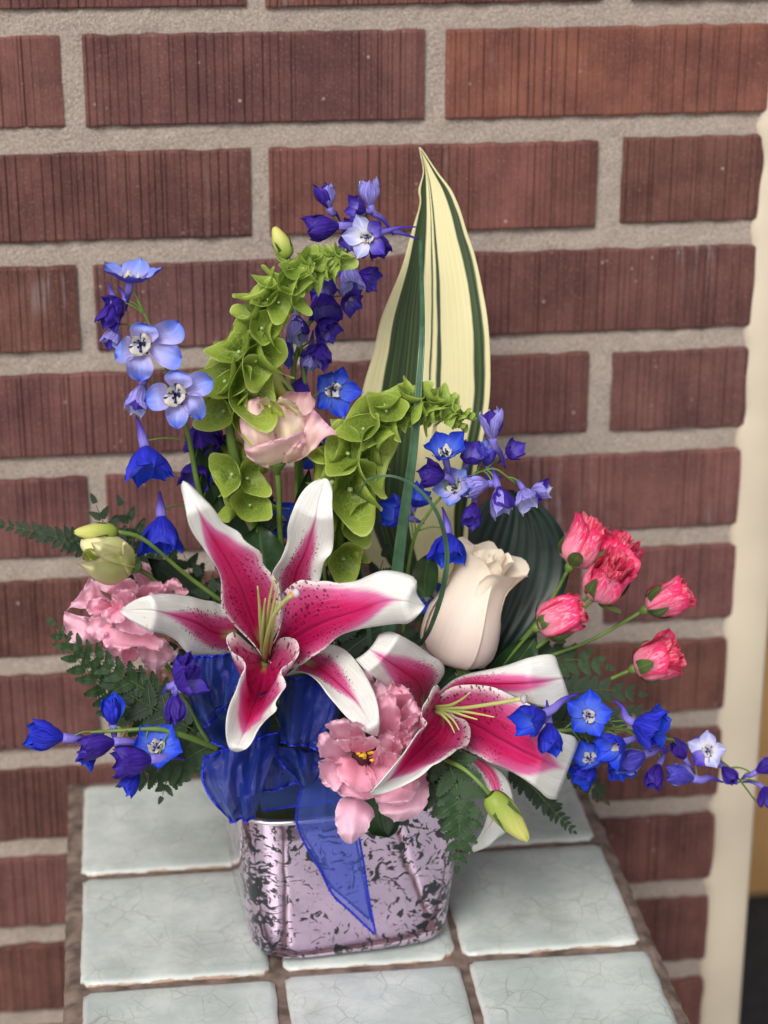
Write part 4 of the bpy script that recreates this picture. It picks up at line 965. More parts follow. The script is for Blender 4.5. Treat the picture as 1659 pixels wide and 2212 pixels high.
def delph(label, stem, florets, r=6, seed=0, stemmat='stem'):
    pts = [P(*q) for q in stem]; c = cr3(pts, 80); k = pxm(pts[0]); r_ = random.Random(seed)
    t = thing('delphinium', label, 'delphinium', pts[0], 'blue delphinium sprays')
    part('stem', tube(c[::2], np.array([r, r * .85, r * .6, r * .35]) * k, 8), M[stemmat], t)
    for (x, y, d, size, ax, open_, mk, spur) in florets:
        Fm = frame(x, y, d, ax, r_.uniform(0, 6)); B = Fm[:3, :3] / k; o = Fm[:3, 3]
        # spur: the thin hollow tail behind the flower; it is the body the sepals hang on
        if spur is None: sp = [o + B[:, 2] * k * size * .05, o - B[:, 2] * k * size * .25, o - B[:, 2] * k * size * .5, o - B[:, 2] * k * size * .75]
        else:
            e = P(spur[0], spur[1], d - 6); sp = [o + B[:, 2] * k * size * .06, o - B[:, 2] * k * size * .12 + (e - o) * .12, o + (e - o) * .55 + RM @ np.array([0, .0015, 0]), e]
        dk = {'dblue': 'dblue', 'dperi': 'dperi', 'dpale': 'dpurp', 'dpurp': 'dpurp'}[mk]
        fl = part('floret', tube(sp, np.array([.13, .12, .065, .025]) * size * k, 8, 10), M['dpurp'], t)
        q5 = 5; tilt = math.radians(open_)
        for q in range(q5):
            a = 2 * math.pi * q / q5 + r_.uniform(-.12, .12); th = tilt + r_.uniform(-.16, .16)
            rd = math.cos(a) * B[:, 0] + math.sin(a) * B[:, 1]; tg = -math.sin(a) * B[:, 0] + math.cos(a) * B[:, 1]
            X = rd * math.sin(th) + B[:, 2] * math.cos(th); Z = np.cross(X, tg)
            X /= np.linalg.norm(X); s = size * k * r_.uniform(.88, 1.08)
            Mx = np.eye(4); Mx[:3, :3] = np.stack([X, tg, Z], 1) * s; Mx[:3, 3] = o + rd * size * k * .06
            mk2 = mk if mk != 'dpale' or r_.random() < .72 else 'dpurp'
            so = new_obj('sepal', r_.choice(SEP[mk2][2 if open_ < 48 else 0]), fl); so.matrix_basis = mat4(Mx)
        if open_ > 40:
            Mx = np.eye(4); Mx[:3, :3] = B * size * k; Mx[:3, 3] = o
            bo_ = new_obj('bee', BEE, fl); bo_.matrix_basis = mat4(Mx)
            eo = new_obj('eye', EYE, fl); eo.matrix_basis = mat4(Mx)
        b = o - B[:, 2] * k * size * .12
        dd = np.linalg.norm(c - b, axis=1); j = max(0, int(dd.argmin()) - 5)
        part('pedicel', tube([b, (b + c[j]) / 2 + RM @ np.array([0, .0015, 0]), c[j]], np.array([1.8, 1.8, 2.2]) * k, 6, 8), M[stemmat], t)
    return t
pdel = delph('periwinkle delphinium spray with two wide open florets at the upper left',
      [(470, 1200, -20), (430, 1060, -10), (404, 930, 0), (372, 830, 2), (322, 700, 2), (292, 640, 0)],
      [(280, 612, 4, 66, (.15, .9, .32), 52, 'dperi', (272, 672)), (245, 655, 2, 52, (-.2, -.85, .3), 26, 'dpurp', (232, 610)), (252, 705, -2, 46, (-.25, -.85, .35), 30, 'dpale', (218, 640)),
       (308, 830, 6, 68, (-.15, -.9, .35), 24, 'dpale', None),
       (312, 962, 10, 84, (.22, -.93, .30), 36, 'dblue', (294, 900)), (425, 915, -20, 78, (.25, -.85, .35), 34, 'dpurp', (430, 860)), (462, 960, -26, 60, (.7, -.3, .5), 40, 'dpurp', None), (452, 905, -24, 62, (.2, -.85, .4), 26, 'dpurp', None), (425, 1000, -22, 60, (-.1, -.8, .5), 36, 'dpurp', None), (470, 1010, -24, 52, (.5, -.5, .5), 44, 'dblue', None), (268, 650, 0, 46, (-.6, -.5, .5), 40, 'dpurp', (255, 618)),
       (348, 1112, 0, 88, (.12, -.95, .28), 34, 'dblue', (345, 1062))], 7, 3)
for cx, cy, dz, pet in ((330, 1195, 14, (([(385, 1140), (395, 1090), (440, 1060), (500, 1040), (560, 1050)], [(400, 1185), (450, 1190), (530, 1196), (585, 1175), (595, 1110), (560, 1050)]),
                                     ([(390, 1195), (440, 1172), (510, 1178), (565, 1218), (580, 1275)], [(370, 1235), (400, 1280), (450, 1325), (510, 1352), (562, 1342), (580, 1275)]),
                                     ([(300, 1270), (240, 1280), (230, 1335), (258, 1400), (318, 1424)], [(370, 1255), (388, 1290), (402, 1345), (378, 1400), (318, 1424)]),
                                     ([(290, 1200), (245, 1140), (190, 1185), (158, 1240)], [(300, 1260), (260, 1290), (215, 1312), (165, 1292), (158, 1240)]),
                                     ([(290, 1190), (258, 1130), (262, 1078), (310, 1055), (350, 1066)], [(400, 1180), (434, 1140), (420, 1098), (385, 1074), (350, 1066)]))),
                        (545, 1510, 20, (([(520, 1470), (470, 1410), (490, 1368), (550, 1355)], [(600, 1470), (645, 1440), (625, 1388), (590, 1368), (550, 1355)]),
                                     ([(600, 1470), (605, 1405), (650, 1368), (720, 1368), (776, 1420)], [(615, 1505), (660, 1515), (720, 1515), (765, 1480), (776, 1420)]),
                                     ([(600, 1520), (640, 1492), (692, 1505), (726, 1575), (722, 1640), (690, 1668)], [(580, 1555), (600, 1600), (640, 1645), (690, 1668)]),
                                     ([(530, 1545), (486, 1570), (474, 1620), (500, 1692), (552, 1724)], [(590, 1545), (610, 1580), (622, 1625), (600, 1690), (552, 1724)]),
                                     ([(505, 1500), (470, 1438), (400, 1442), (352, 1498), (346, 1550)], [(515, 1550), (490, 1590), (440, 1608), (385, 1600), (346, 1550)])))):
    (ox, oy), = zz(1, [(cx, cy)]); Fm = frame(ox, oy, dz, (0, -.05, 1), .3)
    fl = part('floret', ptube([(ox, oy, dz - 2), (ox - 6, oy - 14, dz - 12), (ox - 14, oy - 40, dz - 24)], [8, 6, 3], 10, 8), M['dpurp'], pdel)
    for q, (L, R) in enumerate(pet):
        part('sepal', sheet(L, R, [dz, dz + 5, dz + 4, dz - 1 + 3 * (q % 2)], 4 - 3 * (q % 2), 5, None, 14, 11, 3, 4, q + cx, 1), M['dperi'], fl)
    Mx = Fm.copy(); Mx[:3, :3] *= 82; Mx[:3, 3] += RM @ np.array([0, 0, .002])
    for me_ in (BEE, EYE): new_obj(me_.name, me_, fl).matrix_basis = mat4(Mx)
delph('violet delphinium spray rising behind the bells of Ireland to the top of the bouquet',
      [(660, 1150, -20), (640, 900, -26), (637, 780, -30), (690, 650, -34), (740, 560, -36), (790, 480, -36)],
      [(712, 452, -30, 56, (-.25, .93, .25), 22, 'dpale', (735, 478)), (735, 488, -26, 72, (-.95, -.10, .25), 26, 'dpurp', (830, 500)), (800, 446, -26, 60, (-.05, .95, .28), 22, 'dpale', (850, 508)),
       (790, 455, -24, 44, (-.8, .15, .5), 40, 'dpurp', None), (795, 512, -16, 48, (-.30, -.15, .9), 62, 'dpale', (900, 490)), (812, 500, -34, 56, (.15, -.9, .3), 30, 'dpurp', (905, 517)), (735, 540, -36, 58, (-.3, -.6, .5), 40, 'dpurp', None),
       (750, 575, -28, 62, (.18, -.9, .35), 32, 'dpale', (735, 545)), (772, 590, -30, 50, (.7, -.4, .4), 36, 'dpurp', None), (695, 635, -34, 70, (.2, -.75, .45), 40, 'dpurp', None), (640, 680, -30, 62, (.1, -.92, .35), 26, 'dpale', (650, 640)),
       (698, 740, -28, 60, (-.25, -.8, .4), 30, 'dpurp', (735, 690)), (672, 750, -30, 54, (-.1, -.95, .3), 24, 'dpale', None), (715, 840, -28, 60, (.35, -.2, .7), 60, 'dblue', None), (690, 960, -30, 66, (.1, -.4, .7), 55, 'dblue', None), (600, 1130, -24, 58, (0, .1, .9), 60, 'dblue', None), (768, 525, -32, 54, (.35, .2, .8), 52, 'dpurp', None), (690, 690, -32, 60, (.5, -.6, .5), 36, 'dpurp', None), (655, 815, -30, 56, (-.2, -.8, .4), 28, 'dpurp', None), (715, 600, -34, 58, (-.5, -.6, .5), 38, 'dpurp', None), (625, 740, -30, 54, (-.5, -.7, .4), 30, 'dperi', None), (745, 640, -34, 44, (.5, -.5, .6), 44, 'dpurp', None)], 8, 5)
delph('lavender and blue delphinium spray in front of the striped leaf',
      [(868, 1370, 12), (890, 1180, 14), (925, 1110, 16), (963, 1064, 18), (1012, 1031, 18), (1064, 1012, 18), (1097, 1031, 18), (1122, 1052, 18)],
      [(1064, 950, 18, 66, (-.02, .98, .22), 20, 'dpale', (1092, 1012)), (962, 985, 22, 58, (-.08, .75, .6), 50, 'dblue', (975, 1060)), (962, 1028, 20, 58, (-.9, .05, .35), 34, 'dpurp', (1000, 1080)),
       (1052, 1008, 14, 56, (-.05, .93, .32), 26, 'dperi', None), (1058, 1045, 22, 62, (-.93, -.05, .3), 24, 'dpale', (1085, 1030)), (1075, 1050, 24, 62, (.25, -.9, .3), 24, 'dpale', None), (1095, 985, 10, 44, (.5, .4, .5), 40, 'dpurp', None),
       (1130, 1055, 22, 52, (.35, -.75, .5), 40, 'dpale', (1105, 1035)), (1145, 1062, 20, 44, (.85, .2, .45), 30, 'dpale', None), (880, 1118, 10, 62, (-.75, .25, .5), 42, 'dblue', None), (895, 1095, 6, 50, (.2, .7, .5), 40, 'dblue', None), (968, 1150, 16, 72, (.05, -.9, .4), 38, 'dblue', (955, 1095)), (1010, 1000, 16, 50, (.3, .6, .6), 40, 'dpurp', None), (1025, 1085, 16, 54, (-.2, -.8, .4), 30, 'dpurp', None), (985, 1055, 18, 50, (-.3, .3, .8), 54, 'dperi', None), (930, 1275, -6, 56, (-.1, -.4, .7), 50, 'dblue', None)], 5, 7)
delph('long blue delphinium spray reaching out to the right edge past the lower lily',
      [(1060, 1580, 50), (1140, 1585, 56), (1217, 1578, 58), (1325, 1574, 56), (1442, 1596, 50), (1500, 1613, 48), (1558, 1644, 44), (1590, 1675, 42), (1636, 1736, 40)],
      [(1178, 1540, 96, 72, (-.80, -.25, .45), 34, 'dblue', (1252, 1498)), (1185, 1560, 92, 66, (.05, -.92, .35), 26, 'dblue', None), (1270, 1546, 62, 50, (.05, .12, 1), 66, 'dblue', None), (1366, 1560, 70, 74, (.85, -.28, .4), 34, 'dblue', (1326, 1513)), (1400, 1568, 64, 56, (.7, .1, .6), 50, 'dblue', None),
       (1345, 1602, 74, 62, (-.75, -.25, .5), 44, 'dblue', (1400, 1600)), (1395, 1628, 64, 76, (-.90, -.35, .3), 14, 'dperi', (1445, 1622)), (1285, 1650, 60, 66, (-.7, -.5, .5), 28, 'dblue', (1320, 1648)), (1275, 1640, 64, 50, (-.3, .3, .8), 46, 'dblue', None),
       (1425, 1650, 54, 60, (-.4, -.7, .4), 20, 'dpurp', None), (1330, 1640, 60, 54, (.2, -.6, .6), 40, 'dblue', None), (1560, 1655, 46, 46, (.5, -.7, .4), 20, 'dpurp', None), (1500, 1682, 56, 72, (-.9, .30, .3), 13, 'dperi', (1562, 1690)), (1480, 1640, 52, 52, (-.5, .75, .3), 18, 'dpurp', None), (1530, 1622, 52, 44, (-.25, .10, .9), 58, 'dpale', (1500, 1590)), (1632, 1668, 44, 54, (.8, .55, .25), 18, 'dpurp', (1594, 1692)), (1648, 1700, 42, 50, (.3, -.6, .6), 30, 'dpurp', (1600, 1690))], 5, 9)
delph('dark blue delphinium spray with crumpled florets sticking out to the lower left',
      [(470, 1615, 40), (400, 1590, 48), (340, 1575, 50), (260, 1578, 50), (190, 1582, 50)],
      [(140, 1594, 52, 84, (-.93, .10, .3), 24, 'dblue', (205, 1604)), (250, 1602, 56, 80, (-.88, -.1, .35), 22, 'dpurp', (330, 1620)), (245, 1568, 46, 66, (-.05, .95, .25), 18, 'dblue', None), (205, 1610, 48, 50, (-.5, -.7, .4), 24, 'dblue', None),
       (338, 1615, 52, 60, (.1, .35, .8), 56, 'dblue', None), (330, 1640, 60, 88, (-.88, -.05, .35), 24, 'dpurp', (402, 1640)), (300, 1665, 56, 56, (-.55, -.75, .3), 18, 'dblue', None)], 8, 11)
delph('single crumpled deep violet floret drooping in front of the ribbon loop',
      [(450, 1600, 60), (430, 1570, 70), (410, 1530, 76), (385, 1490, 78)],
      [(378, 1478, 82, 70, (.85, .30, .35), 44, 'dpurp', (350, 1500)), (385, 1478, 84, 60, (.3, .9, .3), 24, 'dpurp', None), (378, 1495, 82, 62, (.05, -.95, .25), 12, 'dpurp', None)], 5, 13)

# ------------------------------------------------------------------ big leaves and grass
vl = thing('striped_leaf', 'tall cream and green striped leaf standing at the back', 'leaf', P(800, 1500, -50))
part('blade', sheet([(900, 3000), (700, 2700), (420, 2500), (262, 2200), (255, 2000), (250, 1830), (288, 1700), (312, 1560), (350, 1400), (400, 1230), (440, 1050), (490, 920), (560, 750), (610, 575), (640, 470), (670, 370), (660, 290), (690, 190), (680, 120), (665, 45)],
      [(960, 3000), (960, 2700), (945, 2500), (950, 2200), (985, 2000), (1000, 1900), (1030, 1760), (1060, 1600), (1076, 1450), (1076, 1250), (1062, 1050), (1032, 870), (990, 680), (940, 530), (900, 400), (850, 290), (780, 200), (718, 112), (690, 70), (665, 45)],
      [-20, -40, -62, -72, -80, -86, -86], [8, 10, 10, 2], [10, 12, 12, 2],
      [(930, 3000), (830, 2700), (690, 2500), (625, 2200), (640, 1900), (680, 1500), (700, 1100), (712, 700), (715, 400), (705, 200), (685, 110), (665, 45)], 110, 21, 3, 3, 31, 2), M['varieg'], vl, None, True, .0006)
dl = thing('broad_leaf', 'dark green ribbed broad leaf folded behind the blush rose', 'leaf', P(1060, 1440, -30))
part('blade', sheet([(1000, 1500), (985, 1380), (1000, 1260), (1008, 1170), (1040, 1092), (1080, 1062), (1105, 1058)], [(1060, 1500), (1110, 1420), (1180, 1345), (1222, 1270), (1230, 1195), (1205, 1130), (1150, 1075), (1105, 1058)],
      [-8, -22, -30, -34, -36], [4, 6, 2], [8, 10, 2], [(1030, 1500), (1045, 1390), (1080, 1270), (1105, 1180), (1115, 1110), (1105, 1058)], 40, 17, 3, 4, 33), M['aspid'], dl, None, True, .0006)
def strip(pts, w, n=60, tilt=6):
    c = cr(pts, n); w = prof(w, n); T = np.gradient(c[:, :2], axis=0); T /= np.linalg.norm(T, axis=1)[:, None]; N = np.stack([-T[:, 1], T[:, 0]], 1)
    V, U = [], []
    for i in range(n):
        for j, u in enumerate((-1, -.5, 0, .5, 1)):
            q = c[i, :2] + N[i] * u * w[i]; V.append(P(q[0], q[1], c[i, 2] - tilt * .25 * (1 - u * u) * w[i] / 12 + tilt * .1 * u)); U.append((u, i / (n - 1)))
    return V, gridfaces(n, 5), U
for label, pts, w in (('wide upright green grass blade crossing the striped leaf', [(800, 1560, 20), (845, 1330, 26), (868, 1150, 30), (893, 970, 30), (905, 830, 22), (912, 700, 6), (908, 514, -40)], [13, 14, 15, 14, 13, 11, 3]),
                      ('thin green grass blade arching over to the blush rose', [(776, 1066, 36), (790, 1040, 40), (812, 1030, 42), (845, 1028, 44), (880, 1040, 46), (912, 1064, 48), (940, 1100, 50), (958, 1145, 52), (966, 1195, 52), (962, 1245, 52), (950, 1300, 50), (928, 1360, 46), (908, 1392, 40)], [1.5, 4, 5, 5.5, 5.5, 5, 4]),
                      ('slender green grass blade standing left of the striped leaf foot', [(770, 1080, 6), (768, 1140, 8), (776, 1200, 10), (790, 1270, 10), (800, 1400, 8)], [4, 4.5, 4, 4])):
    t = thing('grass_blade', label, 'grass blade', P(*pts[0]), 'long grass blades')
    part('blade', strip(pts, w), M['grass'], t, None, True, .0004)

# ------------------------------------------------------------------ ferns and filler leaves
def leaflet_mesh(seed, mat):
    r_ = random.Random(seed); V, U = [], []; n = 15
    for i in range(n):
        v = i / (n - 1); w = .27 * math.sin(math.pi * min(1, .14 + .82 * v))**.6 * (1 - .55 * v)
        w *= 1.20 if i % 2 else .82
        if i == n - 1: w = .004
        sk_ = .035 * (i % 2)
        z = .05 * noise.noise((v * 3, seed, 0)) - .06 * v * v
        V += [(v - sk_ * 0 + (sk_), -w, z + .03), (v, 0, z), (v + sk_, w, z + .03)]; U += [(-1, v), (0, v), (1, v)]
    return mesh('leaflet', V, gridfaces(n, 3), mat, U)
LM = [leaflet_mesh(i, M['fern']) for i in range(4)]; LD = [leaflet_mesh(i + 5, M['fernd']) for i in range(4)]
def fern(label, rach, size, dark=0, step=.6, seed=0, group='leatherleaf fern fronds', start=.1, face=None):
    pts = [P(*q) for q in rach]; c = cr3(pts, 120); k = pxm(pts[0]); r_ = random.Random(seed + 50)
    t = thing('fern_frond', label, 'fern', pts[0], group)
    part('stem', tube(c[::4], np.array([2.4, 2, 1.5, .8]) * k, 6), M['stemd'], t)
    L = np.linalg.norm(np.diff(c, axis=0), axis=1).sum() / k; n = max(4, int(L / (size * step)))
    vw = RM @ np.array(face if face is not None else (0, .3, 1.0)); vw /= np.linalg.norm(vw)
    for i in range(n + 1):
        s = start + (1 - start) * i / n; j = min(118, int(s * 119)); T = c[j + 1] - c[max(0, j - 1)]; T /= np.linalg.norm(T)
        sz = size * (1 - .62 * max(0, (s - .45) / .55)) * k
        N = vw - T * np.dot(vw, T); N /= np.linalg.norm(N); Bv = np.cross(N, T)
        for sgn in ((1, -1) if i < n else (0,)):
            a = math.radians(62 - 22 * s) * sgn + r_.uniform(-.12, .12)
            X = math.cos(a) * T + math.sin(a) * Bv + N * r_.uniform(-.25, .2); X /= np.linalg.norm(X)
            Y = np.cross(N, X); Y /= np.linalg.norm(Y); Z = np.cross(X, Y)
            Mx = np.eye(4); Mx[:3, :3] = np.stack([X, Y * 1.25, Z], 1) * sz * r_.uniform(.9, 1.1); Mx[:3, 3] = c[j]
            o = new_obj('leaflet', r_.choice(LD if dark else LM), t); o.matrix_basis = mat4(Mx)
fern('fern frond reaching flat to the left edge above the pale buds', [(300, 1215, -10), (190, 1180, -4), (90, 1152, 0), (-10, 1130, 4)], 36, 1, .55, 1)
fern('fern frond standing behind the opening pale bud', [(330, 1330, -20), (260, 1210, -22), (205, 1085, -24)], 62, 1, .6, 2)
fern('upright fern frond between the pale bud and the drooping blue floret', [(400, 1330, -24), (320, 1200, -26), (262, 1090, -28)], 66, 1, .6, 3)
fern('fern frond curving up along the left of the pink bloom', [(440, 1600, 10), (300, 1540, 14), (190, 1450, 18), (115, 1350, 20)], 62, 0, .55, 4)
fern('fern frond lying across the foot of the left pink bloom', [(450, 1580, 20), (330, 1500, 26), (235, 1440, 30), (150, 1380, 36)], 56, 0, .55, 5)
fern('fern frond in the gap above the lower left delphinium', [(460, 1600, 30), (370, 1550, 30), (280, 1500, 30), (225, 1450, 30)], 72, 1, .6, 6)
fern('fern frond hanging at the lower left over the table corner', [(480, 1590, 30), (420, 1620, 34), (370, 1665, 36), (350, 1722, 36)], 60, 0, .5, 7)
fern('fern frond spreading left under the crumpled blue florets', [(470, 1600, 36), (400, 1640, 38), (330, 1670, 40), (265, 1695, 40)], 54, 0, .5, 8)
fern('dark fern frond hanging down the right front of the vase', [(950, 1620, 74), (978, 1670, 84), (992, 1730, 90), (993, 1800, 92), (988, 1872, 92)], 64, 0, .52, 9)
fern('fern frond beside the vase shoulder under the lily petal', [(900, 1640, 60), (935, 1690, 74), (960, 1745, 80), (975, 1790, 82)], 56, 1, .55, 10)
fern('small fern tip pointing down over the right tiles', [(1090, 1650, 30), (1150, 1700, 34), (1195, 1750, 36), (1240, 1796, 36)], 34, 1, .45, 11)
fern('fern tip poking out below the right delphinium', [(1190, 1600, 30), (1240, 1650, 34), (1280, 1695, 36), (1308, 1730, 36)], 44, 1, .5, 12)
fern('fern frond spreading right below the small pink roses', [(1060, 1480, 0), (1160, 1440, 2), (1240, 1425, 4), (1310, 1440, 6)], 60, 0, .5, 13)
fern('fern frond behind the top petal of the lower lily', [(1080, 1500, 10), (1200, 1500, 14), (1300, 1490, 16), (1380, 1500, 18)], 58, 1, .5, 14)
fern('fern frond behind the right blue delphinium florets', [(1080, 1560, 20), (1200, 1560, 26), (1300, 1555, 28), (1400, 1540, 28)], 58, 1, .5, 15)
fern('fern frond under the right delphinium stem', [(1100, 1590, 20), (1200, 1600, 24), (1300, 1615, 26), (1380, 1612, 26)], 56, 0, .5, 16)
INNER = ['inner fern frond ending just right of the drooping blue floret', 'inner fern frond behind the left upper petal of the big lily', 'inner fern frond directly under the stem of the peach bloom', 'inner fern frond between the two upper petals of the big lily and the grass', 'inner fern frond at the foot of the upright grass blade', "inner fern frond behind the blush rose's left flank", 'inner fern frond under the blush rose', 'inner fern frond behind the left petal of the big lily', "inner fern frond beside the left pink bloom's right edge", 'inner fern frond above the ribbon loop at left', 'inner fern frond behind the upper petal of the lower lily', "inner fern frond in the gap right of the big lily's centre", 'inner fern frond behind the wide petal of the lower lily', "inner fern frond behind the big lily's throat", 'inner fern frond between the two lilies below the arching grass', 'inner fern frond reaching up beside the left delphinium stem', 'inner fern frond rising to the lowest bells of the tall stalk', 'inner fern frond rising behind the shorter stalk of bells']
for i, (a, b, sz) in enumerate([((620, 1600), (430, 1240), 80), ((640, 1600), (520, 1200), 84), ((680, 1600), (640, 1150), 84), ((720, 1600), (720, 1180), 84), ((760, 1600), (830, 1200), 80), ((800, 1600), (930, 1250), 80), ((820, 1640), (1020, 1380), 76),
                                ((700, 1640), (500, 1420), 84), ((560, 1620), (380, 1400), 76), ((600, 1660), (420, 1560), 72), ((880, 1640), (1040, 1480), 72), ((740, 1560), (780, 1360), 84), ((850, 1650), (960, 1560), 72), ((640, 1640), (560, 1380), 80), ((760, 1600), (860, 1380), 84), ((640, 1560), (470, 1120), 76), ((690, 1500), (560, 1060), 70), ((730, 1500), (700, 1040), 66)]):
    m_ = ((a[0] + b[0]) / 2 + random.uniform(-20, 20), (a[1] + b[1]) / 2, 4 - i % 3 * 8)
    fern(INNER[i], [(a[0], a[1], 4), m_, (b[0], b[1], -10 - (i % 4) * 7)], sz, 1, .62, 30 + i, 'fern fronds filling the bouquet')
RIML = ["dark leaf under the lower lily's front petal at the vase rim", 'dark leaf over the vase rim beside the pink bloom', "dark leaf above the hanging fern at the vase's right corner", 'dark leaf behind the ribbon knot', 'dark leaf behind the centre ribbon loop', 'dark leaf left of the ribbon loop', 'dark leaf under the wide petal of the lower lily', 'dark leaf between the two lilies', 'dark leaf below the blush rose stem']
def broad(label, L, R, dM, mat, seed):
    t = thing('salal_leaf', label, 'leaf', P(*L[0], float(np.atleast_1d(dM)[0])), 'dark broad filler leaves')
    part('blade', sheet(L, R, dM, 4, 4, None, 20, 9, 4, 3, seed), M[mat], t)
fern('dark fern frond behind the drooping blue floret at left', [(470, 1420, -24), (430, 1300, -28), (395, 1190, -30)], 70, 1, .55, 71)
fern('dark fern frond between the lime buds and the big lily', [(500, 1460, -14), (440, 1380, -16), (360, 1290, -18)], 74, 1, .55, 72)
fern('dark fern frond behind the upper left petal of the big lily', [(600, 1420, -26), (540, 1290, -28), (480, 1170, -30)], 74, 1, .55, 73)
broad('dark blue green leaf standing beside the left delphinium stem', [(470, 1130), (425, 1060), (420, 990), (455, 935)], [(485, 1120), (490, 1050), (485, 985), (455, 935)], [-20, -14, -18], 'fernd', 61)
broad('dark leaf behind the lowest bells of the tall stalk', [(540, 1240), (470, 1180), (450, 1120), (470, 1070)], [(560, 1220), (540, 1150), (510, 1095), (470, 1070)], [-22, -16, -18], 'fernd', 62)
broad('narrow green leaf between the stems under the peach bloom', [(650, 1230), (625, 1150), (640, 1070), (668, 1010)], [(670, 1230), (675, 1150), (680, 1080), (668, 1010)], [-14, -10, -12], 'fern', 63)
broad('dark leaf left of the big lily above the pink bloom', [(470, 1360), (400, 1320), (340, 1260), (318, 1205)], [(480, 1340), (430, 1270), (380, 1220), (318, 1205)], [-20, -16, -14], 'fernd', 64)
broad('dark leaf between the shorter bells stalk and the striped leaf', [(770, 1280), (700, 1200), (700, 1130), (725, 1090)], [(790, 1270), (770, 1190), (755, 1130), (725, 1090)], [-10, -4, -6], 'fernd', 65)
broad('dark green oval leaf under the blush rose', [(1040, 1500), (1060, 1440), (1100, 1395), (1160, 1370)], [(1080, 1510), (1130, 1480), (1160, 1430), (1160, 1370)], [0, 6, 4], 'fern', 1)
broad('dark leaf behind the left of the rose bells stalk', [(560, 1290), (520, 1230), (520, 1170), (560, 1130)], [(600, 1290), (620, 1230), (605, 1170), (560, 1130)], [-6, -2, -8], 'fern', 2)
broad('green leaf hanging from the rim between ribbon and fern', [(760, 1700), (775, 1760), (800, 1800), (840, 1810)], [(850, 1690), (870, 1730), (860, 1790), (840, 1810)], [36, 44, 46], 'fern', 3)
broad('small grey green leaf at the foot of the striped leaf', [(905, 1290), (890, 1250), (900, 1215), (925, 1195)], [(930, 1290), (945, 1260), (945, 1220), (925, 1195)], [10, 16, 14], 'fern', 4)

for i, (bx, by, tx, ty, w_, d_) in enumerate(((900, 1640, 945, 1740, 26, 52), (860, 1650, 880, 1760, 26, 54), (960, 1630, 1010, 1700, 26, 44), (700, 1600, 660, 1700, 26, 46), (640, 1580, 570, 1660, 26, 40), (560, 1560, 470, 1640, 24, 36), (1000, 1600, 1060, 1650, 24, 34), (760, 1560, 720, 1480, 24, 20), (930, 1500, 1000, 1440, 24, 14))):
    dx, dy = tx - bx, ty - by; l_ = math.hypot(dx, dy); nx_, ny_ = -dy / l_ * w_, dx / l_ * w_
    broad(RIML[i], [(bx, by), (bx + dx * .4 + nx_, by + dy * .4 + ny_), (bx + dx * .75 + nx_ * .7, by + dy * .75 + ny_ * .7), (tx, ty)], [(bx + 4, by), (bx + dx * .4 - nx_, by + dy * .4 - ny_), (bx + dx * .75 - nx_ * .7, by + dy * .75 - ny_ * .7), (tx, ty)], [d_, d_ + 8, d_ + 5], 'fernd' if i % 2 else 'fern', 40 + i)

# ------------------------------------------------------------------ ribbon
rbn = thing('ribbon_bow', 'sheer royal blue wired ribbon bow tied round the neck of the vase', 'ribbon', P(660, 1690, 60))
def rib(k, L, R, dM, eL, eR, mat, M_=None, ruf=2, seed=0, wires='LR', name='loop', n=44, wr=8):
    n = max(n, 40); g = sheet(L, R, dM, eL, eR, M_, n, 25, ruf, 3, seed, k)
    nv_ = RM @ np.array([0, 0, 1.0])
    g = ([p + nv_ * wr * .001 * (noise.noise((u * 1.3 + v * .9, v * .5 - u * .3, seed * 3.7)) * 2.4 + 1.5 * noise.noise((u * 3.4 - v * .7, v * .7, seed * 1.3)) + .35 * noise.noise((u * 9 + v * 2, v * 3, seed * 2.3))) for p, (u, v) in zip(g[0], g[2])], g[1], g[2])
    o = part(name, g, mat, rbn)
    V = np.array(g[0]).reshape(n, 25, 3)
    for w in wires:
        line = {'L': V[:, 0], 'R': V[:, -1], 'T': V[0], 'B': V[-1]}[w]
        w_ = tube(cr3(line, 90) + nv_ * .0002, .00065 * (1 + .25 * np.sin(np.arange(90) * 2.2)), 6); part('wired_edge', w_, M['wire'], o)
    return o
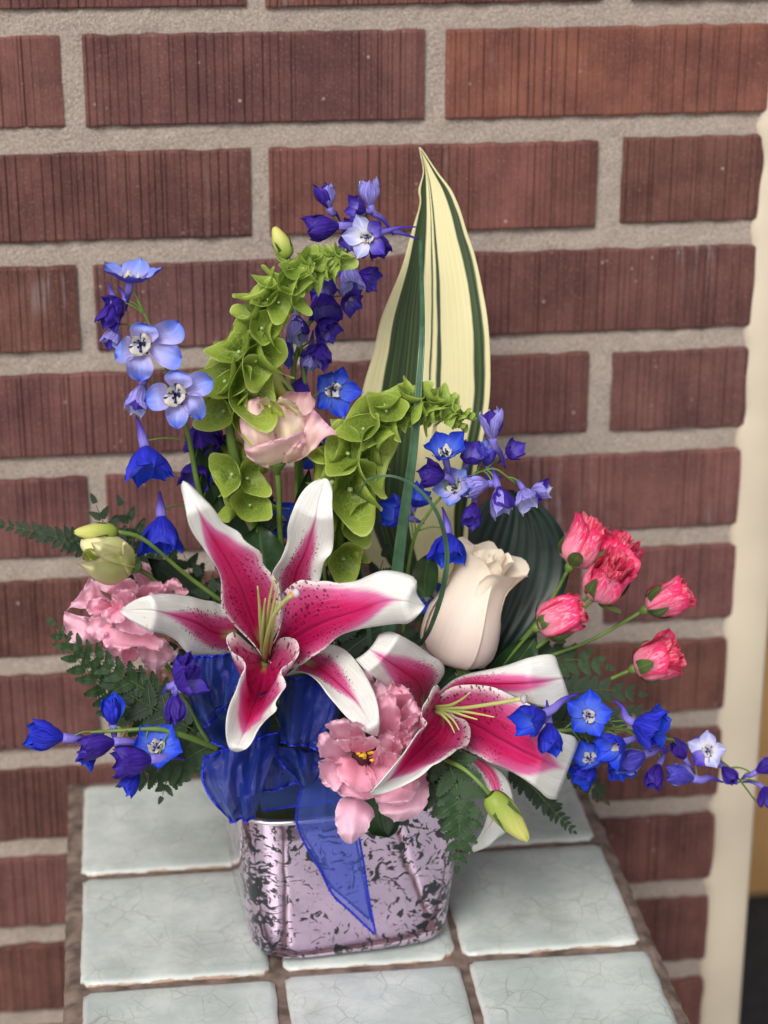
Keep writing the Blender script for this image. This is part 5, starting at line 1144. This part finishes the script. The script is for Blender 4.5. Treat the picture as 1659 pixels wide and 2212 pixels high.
# left loop: outer band and the inside of the loop seen through its lower opening
rib(3, [(905, 1225), (868, 1330), (880, 1450), (930, 1590), (998, 1690)], [(1250, 1205), (1270, 1300), (1250, 1420), (1215, 1490), (1185, 1528)], [46, 56, 64, 68, 64], 6, 0, M['ribbon'], None, 2, 1, 'TB')
rib(3, [(1180, 1528), (1080, 1570), (1010, 1640), (1000, 1700), (1040, 1765), (1140, 1815)], [(1420, 1430), (1430, 1500), (1430, 1580), (1430, 1660), (1420, 1740), (1400, 1790)], [56, 50, 46, 48, 52], 8, 0, M['ribbon'], None, 2, 2, 'L', 'loop')
# lower left tail
rib(7, [(72, 105), (66, 170), (72, 235), (120, 330), (205, 442)], [(470, -20), (450, 60), (420, 150), (385, 250), (342, 412)], [66, 76, 80, 78, 74], -4, -4, M['ribbon'], None, 3, 3, 'TBL', 'tail')
rib(7, [(300, 300), (270, 340), (235, 390), (205, 440)], [(345, 330), (350, 360), (350, 390), (342, 412)], [72, 74, 75], 0, 0, M['ribbont'], None, 1, 4, 'L', 'tail', 40, 1)
# centre loop hanging from behind the lily
rib(4, [(650, 1315), (610, 1400), (595, 1500), (605, 1600), (612, 1690)], [(960, 1310), (975, 1420), (960, 1530), (900, 1640), (850, 1735)], [54, 68, 78, 82, 80], -12, -12, M['ribbon'], None, 2, 5, 'TB', 'loop')
# gathered bands under the knot
rib(7, [(200, 60), (330, 120), (370, 200), (365, 300)], [(690, 60), (690, 120), (690, 160), (700, 200)], [58, 62, 64, 62], -6, -8, M['ribbon'], None, 5, 6, 'B', 'loop')
rib(7, [(362, 215), (352, 290), (372, 388)], [(800, 160), (810, 240), (812, 330)], [46, 44, 40], -6, -8, M['ribbont'], None, 1, 7, 'TB', 'band', 40, 1)
rib(7, [(430, 40), (470, 120), (540, 200), (570, 260)], [(690, 90), (690, 140), (660, 200), (640, 250)], [66, 70, 70, 66], -6, -6, M['ribbon'], None, 4, 8, 'L', 'loop')
# long single tail over the front of the vase
rib(7, [(600, 220), (565, 330), (555, 450), (605, 570), (680, 700), (745, 825), (830, 905), (955, 1025)], [(800, 210), (850, 330), (868, 450), (886, 550), (905, 660), (930, 830), (950, 940), (968, 1032)], [50, 51, 48, 46, 45, 43, 41], -1, -1, M['ribbont'], None, 1.0, 9, 'LR', 'tail', 50, 1.5)
